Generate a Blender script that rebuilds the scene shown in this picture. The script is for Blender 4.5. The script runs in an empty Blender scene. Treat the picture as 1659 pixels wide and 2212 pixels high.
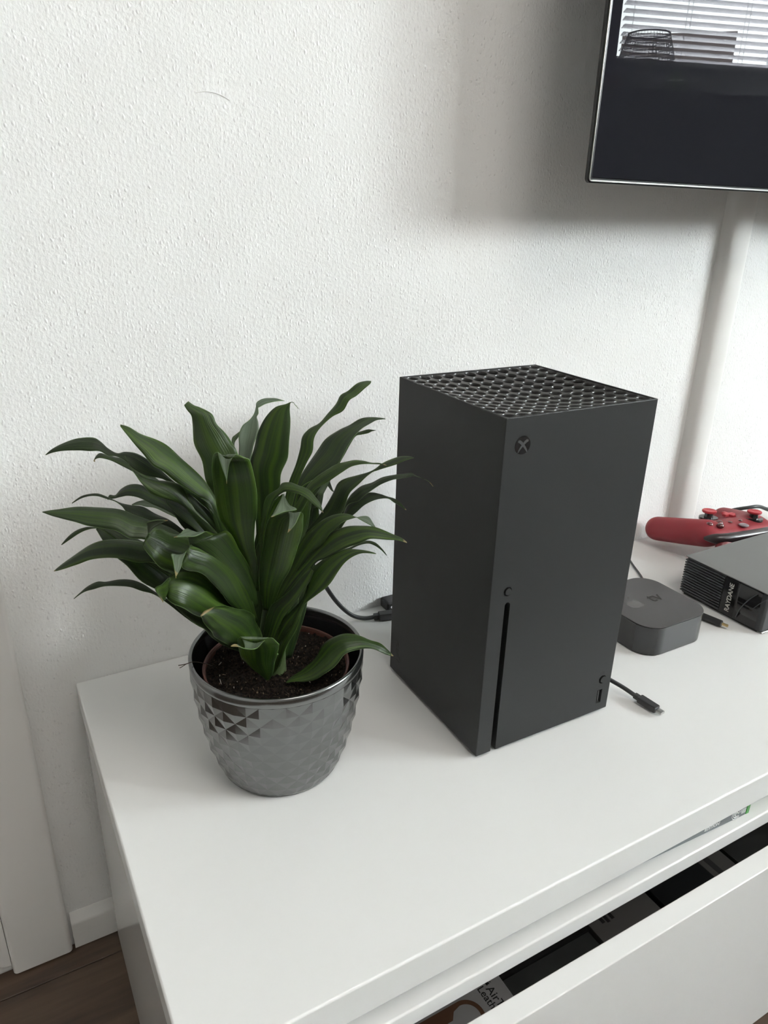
import bpy, bmesh, math, random
from mathutils import Vector, Matrix, Euler, noise

# ---------------------------------------------------------------- camera, world, exposure
SC = bpy.context.scene
C = SC.collection
FLOOR = -0.335            # everything is laid out from the bench top (z = 0) and lifted at the end
PI = math.pi
cam_d = bpy.data.cameras.new('camera'); cam = bpy.data.objects.new('camera', cam_d); C.objects.link(cam)
cam.location = (-0.03792, -0.66381, 0.43322)
cam.rotation_euler = Euler((1.181185, -0.024896, -0.509429), 'XYZ')
cam_d.sensor_fit = 'VERTICAL'; cam_d.sensor_height = 24.0; cam_d.lens = 24.0 * 1580.58 / 2212.0
cam_d.clip_start = 0.01
SC.camera = cam

SKY = 88.0
w = bpy.data.worlds.new('overcast_sky'); SC.world = w; w.use_nodes = True
bg = w.node_tree.nodes['Background']
bg.inputs[0].default_value = (0.93, 0.97, 1.0, 1); bg.inputs[1].default_value = SKY

WX0, WX1, WZ0, WZ1, WY = 2.72, 4.95, 1.19, 2.22, -2.8       # window opening in the far wall
WANG = math.radians(18); WPIV = Vector((3.167, -2.8, 0))          # the window wall is not parallel to the bench wall
def window_side(o):
    v = Vector(o.location) - WPIV; v.rotate(Euler((0, 0, WANG))); o.location = v + WPIV; o.rotation_euler.z += WANG; return o
def far_y(x): return WPIV.y + (x - WPIV.x) * math.tan(WANG)
pl = bpy.data.lights.new('window_portal', 'AREA'); pl.shape = 'RECTANGLE'
pl.size = WX1 - WX0; pl.size_y = WZ1 - WZ0; pl.cycles.is_portal = True
po = bpy.data.objects.new('window_portal', pl); C.objects.link(po)
po.location = ((WX0 + WX1) / 2, WY - 0.10, (WZ0 + WZ1) / 2)
po.rotation_euler = (PI / 2, 0, PI); window_side(po)      # faces into the room

lp = bpy.data.lights.new('fill_panel_light', 'AREA'); lp.shape = 'SQUARE'; lp.size = 1.2
lp.energy = 28.0; lp.color = (1.0, .95, .88)
lo = bpy.data.objects.new('fill_panel_light', lp); C.objects.link(lo); lo.location = (.5, -1.6, 2.262)   # fill light added under the ceiling to lift the shadows, pointing down

SC.view_settings.view_transform = 'Standard'; SC.view_settings.look = 'None'
SC.view_settings.gamma = 1; SC.view_settings.use_curve_mapping = False
SC.view_settings.exposure = 0.0
SC.cycles.use_denoising = True
SC.cycles.max_bounces = 10; SC.cycles.diffuse_bounces = 6; SC.cycles.glossy_bounces = 5
SC.cycles.transparent_max_bounces = 12

# ---------------------------------------------------------------- materials
def nt(m): return m.node_tree.nodes, m.node_tree.links
def mat(name, col, rough=.5, metal=0., spec=.5, coat=0., coat_r=.1, bump=None, ior=None, var=0.):
    m = bpy.data.materials.new(name); m.use_nodes = True; n, l = nt(m); b = n['Principled BSDF']
    b.inputs['Base Color'].default_value = (*col, 1); b.inputs['Roughness'].default_value = rough
    b.inputs['Metallic'].default_value = metal; b.inputs['Specular IOR Level'].default_value = spec
    b.inputs['Coat Weight'].default_value = coat; b.inputs['Coat Roughness'].default_value = coat_r
    if ior: b.inputs['IOR'].default_value = ior
    tc = None
    if bump or var:
        tc = n.new('ShaderNodeTexCoord')
    if bump:
        sc, st = bump
        t = n.new('ShaderNodeTexNoise'); t.inputs['Scale'].default_value = sc; t.inputs['Detail'].default_value = 3
        l.new(tc.outputs['Object'], t.inputs['Vector'])
        bp = n.new('ShaderNodeBump'); bp.inputs['Strength'].default_value = st; bp.inputs['Distance'].default_value = .0004
        l.new(t.outputs['Fac'], bp.inputs['Height']); l.new(bp.outputs[0], b.inputs['Normal'])
    if var:
        t = n.new('ShaderNodeTexNoise'); t.inputs['Scale'].default_value = 9; t.inputs['Detail'].default_value = 4
        l.new(tc.outputs['Object'], t.inputs['Vector'])
        h = n.new('ShaderNodeHueSaturation'); h.inputs['Color'].default_value = (*col, 1)
        mr = n.new('ShaderNodeMapRange'); mr.inputs[3].default_value = 1 - var; mr.inputs[4].default_value = 1 + var
        l.new(t.outputs['Fac'], mr.inputs[0]); l.new(mr.outputs[0], h.inputs['Value']); l.new(h.outputs[0], b.inputs['Base Color'])
    return m

def wall_mat(name, col, strength=1.0):
    m = bpy.data.materials.new(name); m.use_nodes = True; n, l = nt(m); b = n['Principled BSDF']
    b.inputs['Base Color'].default_value = (*col, 1); b.inputs['Roughness'].default_value = .62
    b.inputs['Specular IOR Level'].default_value = .35
    tc = n.new('ShaderNodeTexCoord')
    # scattered blobs
    v = n.new('ShaderNodeTexVoronoi'); v.inputs['Scale'].default_value = 330; v.feature = 'F1'
    dist = n.new('ShaderNodeTexNoise'); dist.inputs['Scale'].default_value = 90
    mpv = n.new('ShaderNodeMapping'); mpv.inputs['Scale'].default_value = (1, 1, .62); l.new(tc.outputs['Object'], mpv.inputs[0])
    mixv = n.new('ShaderNodeVectorMath'); mixv.operation = 'MULTIPLY_ADD'; mixv.inputs[1].default_value = (.004, .004, .004)
    l.new(tc.outputs['Object'], dist.inputs['Vector']); l.new(dist.outputs['Color'], mixv.inputs[0]); l.new(mpv.outputs[0], mixv.inputs[2])
    l.new(mixv.outputs[0], v.inputs['Vector'])
    r = n.new('ShaderNodeMapRange'); r.inputs[1].default_value = .42; r.inputs[2].default_value = .12; r.inputs[3].default_value = 0; r.inputs[4].default_value = 1
    l.new(v.outputs['Distance'], r.inputs[0])
    # only some of the cells carry a blob
    sep = n.new('ShaderNodeSeparateColor'); l.new(v.outputs['Color'], sep.inputs[0])
    g = n.new('ShaderNodeMapRange'); g.inputs[1].default_value = .35; g.inputs[2].default_value = 1.25; l.new(sep.outputs[0], g.inputs[0])
    mu = n.new('ShaderNodeMath'); mu.operation = 'MULTIPLY'; l.new(r.outputs[0], mu.inputs[0]); l.new(g.outputs[0], mu.inputs[1])
    # vertical brush streaks and fine grain
    mp = n.new('ShaderNodeMapping'); mp.inputs['Scale'].default_value = (420, 420, 60); l.new(tc.outputs['Object'], mp.inputs[0])
    s = n.new('ShaderNodeTexNoise'); s.inputs['Scale'].default_value = 1; s.inputs['Detail'].default_value = 2; l.new(mp.outputs[0], s.inputs['Vector'])
    f = n.new('ShaderNodeTexNoise'); f.inputs['Scale'].default_value = 330; f.inputs['Detail'].default_value = 4; l.new(tc.outputs['Object'], f.inputs['Vector'])
    a1 = n.new('ShaderNodeMath'); a1.operation = 'MULTIPLY_ADD'; a1.inputs[1].default_value = .30; l.new(s.outputs['Fac'], a1.inputs[0]); l.new(mu.outputs[0], a1.inputs[2])
    a2 = n.new('ShaderNodeMath'); a2.operation = 'MULTIPLY_ADD'; a2.inputs[1].default_value = .95; l.new(f.outputs['Fac'], a2.inputs[0]); l.new(a1.outputs[0], a2.inputs[2])
    bp = n.new('ShaderNodeBump'); bp.inputs['Strength'].default_value = strength; bp.inputs['Distance'].default_value = .00062
    l.new(a2.outputs[0], bp.inputs['Height']); l.new(bp.outputs[0], b.inputs['Normal'])
    return m

def leaf_mat(name, under):
    m = bpy.data.materials.new(name); m.use_nodes = True; n, l = nt(m); b = n['Principled BSDF']
    uv = n.new('ShaderNodeUVMap'); uv.uv_map = 'UVMap'
    sp = n.new('ShaderNodeSeparateXYZ'); l.new(uv.outputs[0], sp.inputs[0])
    at = n.new('ShaderNodeAttribute'); at.attribute_type = 'OBJECT'; at.attribute_name = 'leaf_seed'
    mp = n.new('ShaderNodeCombineXYZ')
    k = n.new('ShaderNodeMath'); k.operation = 'MULTIPLY'; k.inputs[1].default_value = 6.0; l.new(sp.outputs[0], k.inputs[0])
    k2 = n.new('ShaderNodeMath'); k2.operation = 'MULTIPLY'; k2.inputs[1].default_value = .8; l.new(sp.outputs[1], k2.inputs[0])
    l.new(k.outputs[0], mp.inputs[0]); l.new(k2.outputs[0], mp.inputs[1]); l.new(at.outputs['Fac'], mp.inputs[2])
    t = n.new('ShaderNodeTexNoise'); t.inputs['Scale'].default_value = 1.0; t.inputs['Detail'].default_value = 3; t.inputs['Roughness'].default_value = .5
    l.new(mp.outputs[0], t.inputs['Vector'])
    cr = n.new('ShaderNodeValToRGB'); e = cr.color_ramp.elements
    if not under:
        e[0].position = .30; e[0].color = (.010, .020, .006, 1); e[1].position = .78; e[1].color = (.060, .112, .011, 1)
        x = cr.color_ramp.elements.new(.5); x.color = (.024, .047, .009, 1)
    else:
        e[0].position = .3; e[0].color = (.075, .100, .062, 1); e[1].position = .75; e[1].color = (.16, .20, .14, 1)
    l.new(t.outputs['Fac'], cr.inputs[0])
    # darker individual leaves
    dk = n.new('ShaderNodeAttribute'); dk.attribute_type = 'OBJECT'; dk.attribute_name = 'leaf_dark'
    mx = n.new('ShaderNodeMix'); mx.data_type = 'RGBA'
    dcol = (.026, .034, .024, 1) if not under else (.07, .09, .07, 1)
    fm = n.new('ShaderNodeMath'); fm.operation = 'MULTIPLY'; fm.inputs[1].default_value = .8; l.new(dk.outputs['Fac'], fm.inputs[0])
    l.new(fm.outputs[0], mx.inputs[0]); l.new(cr.outputs[0], mx.inputs[6]); mx.inputs[7].default_value = dcol
    # pale margin
    ab = n.new('ShaderNodeMath'); ab.operation = 'SUBTRACT'; l.new(sp.outputs[0], ab.inputs[0]); ab.inputs[1].default_value = .5
    ab2 = n.new('ShaderNodeMath'); ab2.operation = 'ABSOLUTE'; l.new(ab.outputs[0], ab2.inputs[0])
    er = n.new('ShaderNodeMapRange'); er.inputs[1].default_value = .478; er.inputs[2].default_value = .497; er.inputs[4].default_value = .7; l.new(ab2.outputs[0], er.inputs[0])
    me = n.new('ShaderNodeMix'); me.data_type = 'RGBA'; l.new(er.outputs[0], me.inputs[0]); l.new(mx.outputs[2], me.inputs[6]); me.inputs[7].default_value = (.15, .24, .09, 1)
    # dry tip
    tp = n.new('ShaderNodeAttribute'); tp.attribute_type = 'OBJECT'; tp.attribute_name = 'dry_tip'
    th = n.new('ShaderNodeMath'); th.operation = 'MULTIPLY_ADD'; th.inputs[1].default_value = -.045; th.inputs[2].default_value = 1.0; l.new(tp.outputs['Fac'], th.inputs[0])
    gt = n.new('ShaderNodeMath'); gt.operation = 'SUBTRACT'; l.new(sp.outputs[1], gt.inputs[0]); l.new(th.outputs[0], gt.inputs[1])
    gm = n.new('ShaderNodeMapRange'); gm.inputs[1].default_value = 0; gm.inputs[2].default_value = .012; l.new(gt.outputs[0], gm.inputs[0])
    mt = n.new('ShaderNodeMix'); mt.data_type = 'RGBA'; l.new(gm.outputs[0], mt.inputs[0]); l.new(me.outputs[2], mt.inputs[6]); mt.inputs[7].default_value = (.26, .21, .10, 1)
    l.new(mt.outputs[2], b.inputs['Base Color'])
    b.inputs['Roughness'].default_value = .33 if not under else .5
    b.inputs['Specular IOR Level'].default_value = .38 if not under else .25
    # longitudinal veins
    wv = n.new('ShaderNodeTexNoise'); wv.inputs['Scale'].default_value = 1; cv = n.new('ShaderNodeCombineXYZ')
    kk = n.new('ShaderNodeMath'); kk.operation = 'MULTIPLY'; kk.inputs[1].default_value = 26; l.new(sp.outputs[0], kk.inputs[0]); l.new(kk.outputs[0], cv.inputs[0]); l.new(sp.outputs[1], cv.inputs[1]); l.new(at.outputs['Fac'], cv.inputs[2])
    l.new(cv.outputs[0], wv.inputs['Vector'])
    bp = n.new('ShaderNodeBump'); bp.inputs['Strength'].default_value = .55; bp.inputs['Distance'].default_value = .0006; l.new(wv.outputs['Fac'], bp.inputs['Height']); l.new(bp.outputs[0], b.inputs['Normal'])
    tr = n.new('ShaderNodeBsdfTranslucent'); hs = n.new('ShaderNodeHueSaturation'); hs.inputs['Saturation'].default_value = 1.15; hs.inputs['Value'].default_value = 2.4
    l.new(mt.outputs[2], hs.inputs['Color']); l.new(hs.outputs[0], tr.inputs[0])
    ms = n.new('ShaderNodeMixShader'); ms.inputs[0].default_value = .28; l.new(b.outputs[0], ms.inputs[1]); l.new(tr.outputs[0], ms.inputs[2])
    l.new(ms.outputs[0], n['Material Output'].inputs[0])
    return m

def wood_floor_mat():
    m = bpy.data.materials.new('walnut_laminate'); m.use_nodes = True; n, l = nt(m); b = n['Principled BSDF']
    tc = n.new('ShaderNodeTexCoord'); mp = n.new('ShaderNodeMapping'); mp.inputs['Scale'].default_value = (5, 60, 5); l.new(tc.outputs['Object'], mp.inputs[0])
    t = n.new('ShaderNodeTexNoise'); t.inputs['Scale'].default_value = 1; t.inputs['Detail'].default_value = 6; t.inputs['Distortion'].default_value = .6; l.new(mp.outputs[0], t.inputs['Vector'])
    cr = n.new('ShaderNodeValToRGB'); e = cr.color_ramp.elements
    e[0].position = .3; e[0].color = (.040, .024, .016, 1); e[1].position = .7; e[1].color = (.105, .068, .044, 1)
    l.new(t.outputs['Fac'], cr.inputs[0]); l.new(cr.outputs[0], b.inputs['Base Color'])
    b.inputs['Roughness'].default_value = .45
    bp = n.new('ShaderNodeBump'); bp.inputs['Strength'].default_value = .3; bp.inputs['Distance'].default_value = .0005; l.new(t.outputs['Fac'], bp.inputs['Height']); l.new(bp.outputs[0], b.inputs['Normal'])
    return m

def soil_mat():
    m = bpy.data.materials.new('potting_soil'); m.use_nodes = True; n, l = nt(m); b = n['Principled BSDF']
    tc = n.new('ShaderNodeTexCoord'); t = n.new('ShaderNodeTexNoise'); t.inputs['Scale'].default_value = 420; t.inputs['Detail'].default_value = 5; l.new(tc.outputs['Object'], t.inputs['Vector'])
    cr = n.new('ShaderNodeValToRGB'); e = cr.color_ramp.elements
    e[0].position = .42; e[0].color = (.0030, .0022, .0020, 1); e[1].position = .86; e[1].color = (.040, .027, .018, 1)
    l.new(t.outputs['Fac'], cr.inputs[0]); l.new(cr.outputs[0], b.inputs['Base Color']); b.inputs['Roughness'].default_value = .95; b.inputs['Specular IOR Level'].default_value = .15
    bp = n.new('ShaderNodeBump'); bp.inputs['Strength'].default_value = 1; bp.inputs['Distance'].default_value = .0015; l.new(t.outputs['Fac'], bp.inputs['Height']); l.new(bp.outputs[0], b.inputs['Normal'])
    return m

def emit_mat(name, col, s):
    m = bpy.data.materials.new(name); m.use_nodes = True; n, l = nt(m); b = n['Principled BSDF']
    b.inputs['Base Color'].default_value = (*col, 1)
    b.inputs['Emission Color'].default_value = (*col, 1); b.inputs['Emission Strength'].default_value = s
    return m

def glass_mat():
    m = bpy.data.materials.new('window_glass'); m.use_nodes = True; n, l = nt(m)
    tr = n.new('ShaderNodeBsdfTransparent'); g = n.new('ShaderNodeBsdfGlossy'); g.inputs['Roughness'].default_value = .02
    tr.inputs[0].default_value = (.95, .97, .96, 1)
    ms = n.new('ShaderNodeMixShader'); ms.inputs[0].default_value = .05
    l.new(tr.outputs[0], ms.inputs[1]); l.new(g.outputs[0], ms.inputs[2]); l.new(ms.outputs[0], n['Material Output'].inputs[0])
    return m

def slat_mat():
    m = bpy.data.materials.new('blind_white'); m.use_nodes = True; n, l = nt(m); b = n['Principled BSDF']
    b.inputs['Base Color'].default_value = (.82, .80, .82, 1); b.inputs['Roughness'].default_value = .4
    t = n.new('ShaderNodeBsdfTranslucent'); t.inputs[0].default_value = (.92, .89, .93, 1)
    ms = n.new('ShaderNodeMixShader'); ms.inputs[0].default_value = .75
    l.new(b.outputs[0], ms.inputs[1]); l.new(t.outputs[0], ms.inputs[2]); l.new(ms.outputs[0], n['Material Output'].inputs[0])
    return m

M = dict(
    wall=wall_mat('roughcast_white', (.83, .83, .82)),
    wall_far=mat('painted_wall_white', (.82, .82, .81), .7),
    wall_dark=mat('painted_wall_window_side', (.74, .75, .73), .7),
    ceiling=mat('ceiling_white', (.85, .85, .84), .8),
    trim=mat('door_trim_white', (.76, .75, .73), .32, bump=(60, .1)),
    floor=wood_floor_mat(), gap=mat('floor_gap', (.02, .014, .01), .8),
    bench=mat('bench_white_top', (.77, .775, .765), .33, bump=(500, .04)),
    bench_gloss=mat('bench_white_gloss', (.77, .77, .76), .16, coat=.2, coat_r=.08),
    console=mat('console_matte_black', (.0205, .0215, .0215), .50, bump=(1500, .12), spec=.3),
    grille=mat('console_grille_black', (.026, .0255, .025), .34),
    hole=mat('console_inner_black', (.004, .004, .004), .6),
    gloss_black=mat('gloss_black', (.012, .012, .013), .12),
    emblem=mat('emblem_grey', (.060, .062, .062), .35),
    deboss=mat('debossed_black', (.008, .008, .008), .55),
    planter=mat('glazed_anthracite', (.215, .222, .222), .19, metal=.95, bump=(300, .05)),
    planter_in=mat('glazed_inner_black', (.020, .021, .023), .14, coat=.6, coat_r=.06),
    terracotta=mat('nursery_pot_brown', (.060, .017, .009), .5),
    soil=soil_mat(), leaf=leaf_mat('leaf_upper', False), leaf_u=leaf_mat('leaf_under', True),
    stem=mat('stem_green', (.055, .085, .028), .6, bump=(300, .5), var=.3), root=mat('root_dry', (.05, .035, .022), .8),
    bark=mat('bark_chip', (.11, .075, .045), .9), perl=mat('perlite', (.45, .42, .36), .9),
    cable=mat('cable_black', (.014, .015, .016), .42), plug=mat('plug_black', (.022, .022, .023), .4),
    metal=mat('plug_metal', (.55, .55, .54), .28, metal=1.), gold=mat('gold_contact', (.62, .47, .24), .35, metal=1.),
    white=mat('white_plastic', (.9, .9, .9), .4),
    tvframe=mat('tv_frame_black', (.012, .012, .013), .25), tvedge=mat('tv_edge_metal', (.5, .49, .47), .3, metal=1.),
    screen=mat('tv_screen', (.013, .013, .016), .006, ior=1.20, spec=.5), tvback=mat('tv_back', (.02, .02, .02), .6),
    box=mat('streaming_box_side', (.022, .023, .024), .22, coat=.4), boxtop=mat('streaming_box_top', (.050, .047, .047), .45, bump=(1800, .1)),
    logo_lt=mat('logo_gloss_grey', (.085, .080, .078), .18), logo_dk=mat('logo_gloss_dark', (.018, .017, .018), .15),
    dev_top=mat('device_top_grey', (.150, .150, .147), .55, bump=(1500, .1)), dev=mat('device_black', (.020, .022, .024), .35),
    dev_rib=mat('device_rib', (.036, .042, .044), .35), text_lt=mat('print_light', (.62, .60, .56), .5),
    red=mat('controller_red', (.190, .014, .020), .45, bump=(900, .08), spec=.35), red_d=mat('controller_red_dark', (.16, .016, .02), .35),
    red_cap=mat('stick_cap_red', (.36, .025, .035), .4), chrome_d=mat('controller_bumper_dark', (.020, .013, .014), .30, coat=.15),
    btn=mat('controller_button_dark', (.09, .02, .022), .15, coat=.6), guide=mat('guide_grey', (.22, .19, .21), .3),
    card_w=mat('carton_white', (.42, .42, .42), .5), card_g=mat('carton_grey', (.13, .125, .12), .55), card_d=mat('carton_charcoal', (.045, .048, .046), .5),
    card_k=mat('case_black', (.012, .013, .014), .4), kraft=mat('carton_brown', (.13, .062, .032), .5), ink=mat('print_black', (.01, .01, .01), .6),
    case_grey=mat('game_box_grey', (.17, .19, .20), .4), green=mat('game_box_green', (.05, .26, .05), .35), print_w=mat('print_white', (.85, .87, .86), .5),
    blind=slat_mat(), cord=mat('blind_cord', (.7, .7, .7), .7), glass=glass_mat(),
    curtain=mat('curtain_purple', (.055, .042, .13), .85), sideboard=mat('sideboard_dark', (.022, .022, .024), .4),
    wire=mat('lamp_wire', (.008, .008, .010), .5), vase=mat('vase_green', (.10, .19, .03), .3), candle=mat('candle_red', (.16, .015, .015), .4),
    clear=glass_mat(), brick=mat('house_brick', (.055, .040, .036), .9), house=mat('house_beige', (.055, .048, .040), .9),
)

# ---------------------------------------------------------------- helpers
def origin(o):
    v = Vector((0, 0, 0))
    while o is not None:
        v = v + Vector(o.location); o = o.parent
    return v
def mk(name, bm, m, parent=None, loc=None, smooth=None):
    """bm is in scene coordinates; loc (top-level only) is where the object's origin goes"""
    base = Vector(loc) if (loc is not None and parent is None) else origin(parent)
    bmesh.ops.translate(bm, verts=bm.verts, vec=-base)
    me = bpy.data.meshes.new(name); bm.to_mesh(me); bm.free()
    ms = m if isinstance(m, (list, tuple)) else [m]
    for x in ms: me.materials.append(x)
    if smooth is not None:
        for p in me.polygons: p.use_smooth = True
        if smooth > 0: me.set_sharp_from_angle(angle=math.radians(smooth))
    o = bpy.data.objects.new(name, me); C.objects.link(o)
    if smooth is not None and smooth == 40 and len(me.polygons) < 400:
        wn_ = o.modifiers.new('w', 'WEIGHTED_NORMAL'); wn_.keep_sharp = True
    o.parent = parent
    if parent is None and loc is not None: o.location = loc
    return o
def thing(name, label, cat, loc, group=None):
    o = bpy.data.objects.new(name, None); C.objects.link(o); o.location = loc; o.empty_display_size = .02
    o['label'] = label; o['category'] = cat
    if group: o['group'] = group
    return o
def tag(o, label, cat, group=None):
    o['label'] = label; o['category'] = cat
    if group: o['group'] = group
    return o
def struct(o, label=None):
    o['kind'] = 'structure'
    if label: o['label'] = label
    return o
def box(bm, x0, x1, y0, y1, z0, z1, bev=0., seg=2):
    r = bmesh.ops.create_cube(bm, size=1.)
    vs = r['verts']
    for v in vs:
        v.co = Vector(((x0 + x1) / 2 + v.co.x * (x1 - x0), (y0 + y1) / 2 + v.co.y * (y1 - y0), (z0 + z1) / 2 + v.co.z * (z1 - z0)))
    if bev > 0:
        es = list({e for v in vs for e in v.link_edges})
        bmesh.ops.bevel(bm, geom=es, offset=bev, segments=seg, profile=.5, affect='EDGES')
    return vs
def bx(x0, x1, y0, y1, z0, z1, bev=0., seg=2):
    bm = bmesh.new(); box(bm, x0, x1, y0, y1, z0, z1, bev, seg); return bm
def prism(pts, axis, a, b, bev=0., only=None):
    """polygon pts (2D) extruded along axis between a and b. axis z: (x,y); axis y: (x,z); axis x: (y,z)"""
    bm = bmesh.new()
    def P(p, t): return {'z': (p[0], p[1], t), 'y': (p[0], t, p[1]), 'x': (t, p[0], p[1])}[axis]
    v0 = [bm.verts.new(P(p, a)) for p in pts]; v1 = [bm.verts.new(P(p, b)) for p in pts]
    bm.faces.new(v0); bm.faces.new(v1[::-1])
    n = len(pts)
    for i in range(n): bm.faces.new((v0[i], v1[i], v1[(i + 1) % n], v0[(i + 1) % n]))
    bmesh.ops.recalc_face_normals(bm, faces=bm.faces)
    if bev > 0:
        es = [e for e in bm.edges if abs(e.calc_face_angle(0)) > .9]
        bmesh.ops.bevel(bm, geom=es, offset=bev, segments=2, profile=.5, affect='EDGES')
    return bm
def rrect(cx, cy, wx, wy, r, n=8):
    out = []
    for (sx, sy, a0) in ((1, 1, 0), (-1, 1, PI / 2), (-1, -1, PI), (1, -1, 1.5 * PI)):
        for i in range(n + 1):
            a = a0 + i / n * PI / 2
            out.append((cx + sx * (wx / 2 - r) + r * math.cos(a), cy + sy * (wy / 2 - r) + r * math.sin(a)))
    return out
def cyl(c, r, d, h, n=32, r2=None):
    """cylinder from point c along unit direction d, length h"""
    bm = bmesh.new(); d = Vector(d).normalized()
    q = d.to_track_quat('Z', 'Y'); c = Vector(c); r2 = r if r2 is None else r2
    bmesh.ops.create_cone(bm, cap_ends=True, segments=n, radius1=r, radius2=r2, depth=h)
    for v in bm.verts: v.co = q @ (v.co + Vector((0, 0, h / 2))) + c
    return bm
def merge(a, b):
    me = bpy.data.meshes.new('tmp'); b.to_mesh(me); b.free(); a.from_mesh(me); bpy.data.meshes.remove(me); return a
def crom(P, n):
    out = []; P = [Vector(p) for p in P]
    for i in range(len(P) - 1):
        p0 = P[max(i - 1, 0)]; p1 = P[i]; p2 = P[i + 1]; p3 = P[min(i + 2, len(P) - 1)]
        for k in range(n):
            t = k / n
            out.append(.5 * ((2 * p1) + (p2 - p0) * t + (2 * p0 - 5 * p1 + 4 * p2 - p3) * t * t + (3 * p1 - p0 - 3 * p2 + p3) * t ** 3))
    out.append(P[-1]); return out
def tube(pts, r, n=12, seg=8, closed=False):
    P = crom(pts, seg) if seg > 1 else [Vector(p) for p in pts]
    bm = bmesh.new(); rings = []; up = Vector((0.1, 0.2, 1)).normalized()
    for i, p in enumerate(P):
        if closed: t = (P[(i + 1) % len(P)] - P[i - 1])
        else: t = (P[min(i + 1, len(P) - 1)] - P[max(i - 1, 0)])
        t.normalize(); a = up.cross(t)
        if a.length < .05: a = Vector((1, 0, 0)).cross(t)
        a.normalize(); b = t.cross(a); up = b
        rr = r(i / (len(P) - 1)) if callable(r) else r
        rings.append([bm.verts.new(p + rr * (math.cos(k / n * 2 * PI) * a + math.sin(k / n * 2 * PI) * b)) for k in range(n)])
    m = len(rings)
    for i in range(m if closed else m - 1):
        A, B = rings[i], rings[(i + 1) % m]
        for k in range(n): bm.faces.new((A[k], A[(k + 1) % n], B[(k + 1) % n], B[k]))
    if not closed:
        bm.faces.new(rings[0][::-1]); bm.faces.new(rings[-1])
    return bm
def lathe(prof, n, c, cap=False):
    bm = bmesh.new(); rings = []
    for r, z in prof:
        rings.append([bm.verts.new((c[0] + r * math.cos(2 * PI * k / n), c[1] + r * math.sin(2 * PI * k / n), c[2] + z)) for k in range(n)])
    for A, B in zip(rings, rings[1:]):
        for k in range(n): bm.faces.new((A[k], A[(k + 1) % n], B[(k + 1) % n], B[k]))
    if cap: bm.faces.new(rings[0][::-1]); bm.faces.new(rings[-1])
    return bm
def evaluated(o):
    dg = bpy.context.evaluated_depsgraph_get(); dg.update()
    me = bpy.data.meshes.new_from_object(o.evaluated_get(dg)); return me
def text_bm(body, size, mtx, ext=.0001, align='CENTER', shear=0., bold=0.):
    cu = bpy.data.curves.new('t', 'FONT'); cu.body = body; cu.size = size; cu.extrude = ext; cu.align_x = align; cu.align_y = 'CENTER'
    cu.shear = shear; cu.offset = bold; cu.resolution_u = 3
    o = bpy.data.objects.new('t', cu); C.objects.link(o)
    me = evaluated(o); bm = bmesh.new(); bm.from_mesh(me)
    bpy.data.objects.remove(o); bpy.data.curves.remove(cu); bpy.data.meshes.remove(me)
    bmesh.ops.transform(bm, matrix=mtx, verts=bm.verts)
    return bm
def frame(o, x, y):
    """matrix with origin o, text x axis and y axis directions"""
    x = Vector(x).normalized(); y = Vector(y).normalized(); z = x.cross(y)
    m = Matrix((x, y, z)).transposed().to_4x4(); m.translation = Vector(o); return m
def flat(pts, mtx, th=.0001):
    """thin polygon plate in the frame mtx"""
    bm = bmesh.new()
    a = [bm.verts.new((p[0], p[1], th)) for p in pts]; b = [bm.verts.new((p[0], p[1], -th)) for p in pts]
    bm.faces.new(a); bm.faces.new(b[::-1]); n = len(pts)
    for i in range(n): bm.faces.new((a[i], b[i], b[(i + 1) % n], a[(i + 1) % n]))
    bmesh.ops.recalc_face_normals(bm, faces=bm.faces)
    bmesh.ops.transform(bm, matrix=mtx, verts=bm.verts); return bm

# ---------------------------------------------------------------- the room
RX0, RX1, RY0, CZ = -1.3, 6.6, WY, 2.30
wb = mk('wall_back', bx(RX0 - .1, RX1 + .1, 0, .1, FLOOR - .06, CZ), M['wall'], loc=(0, 0, FLOOR - .06)); struct(wb, 'white roughcast plaster wall behind the bench')
ROOM = [(RX0 - .1, .1), (RX1 + .1, .1), (RX1 + .1, far_y(RX1 + .1) - .05), (RX0 - .1, far_y(RX0 - .1) - .05)]
struct(mk('ceiling', prism(ROOM, 'z', CZ, CZ + .1), M['ceiling'], loc=(0, 0, CZ)))
struct(mk('wall_left', bx(RX0 - .1, RX0, far_y(RX0), 0, FLOOR - .06, CZ), M['wall_far'], loc=(RX0, 0, FLOOR)))
struct(mk('wall_right', bx(RX1, RX1 + .1, far_y(RX1), 0, FLOOR - .06, CZ), M['wall_far'], loc=(RX1, 0, FLOOR)))
# far wall with the window opening
bm = bmesh.new()
box(bm, -1.68, WX0, WY - .14, WY, FLOOR - .06, CZ); box(bm, WX1, 6.92, WY - .14, WY, FLOOR - .06, CZ)
box(bm, WX0, WX1, WY - .14, WY, FLOOR - .06, WZ0 - .02); box(bm, WX0, WX1, WY - .14, WY, WZ1, CZ)
window_side(struct(mk('wall_front', bm, M['wall_dark'], loc=(WX0, WY, FLOOR))))
mk('hairline_mark', tube([(.1573, -.0002, .5182), (.1669, -.0004, .5198), (.1765, -.0004, .5183), (.1845, -.0002, .5150)], .00028, 5, 5), M['trim'], wb)
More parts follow.
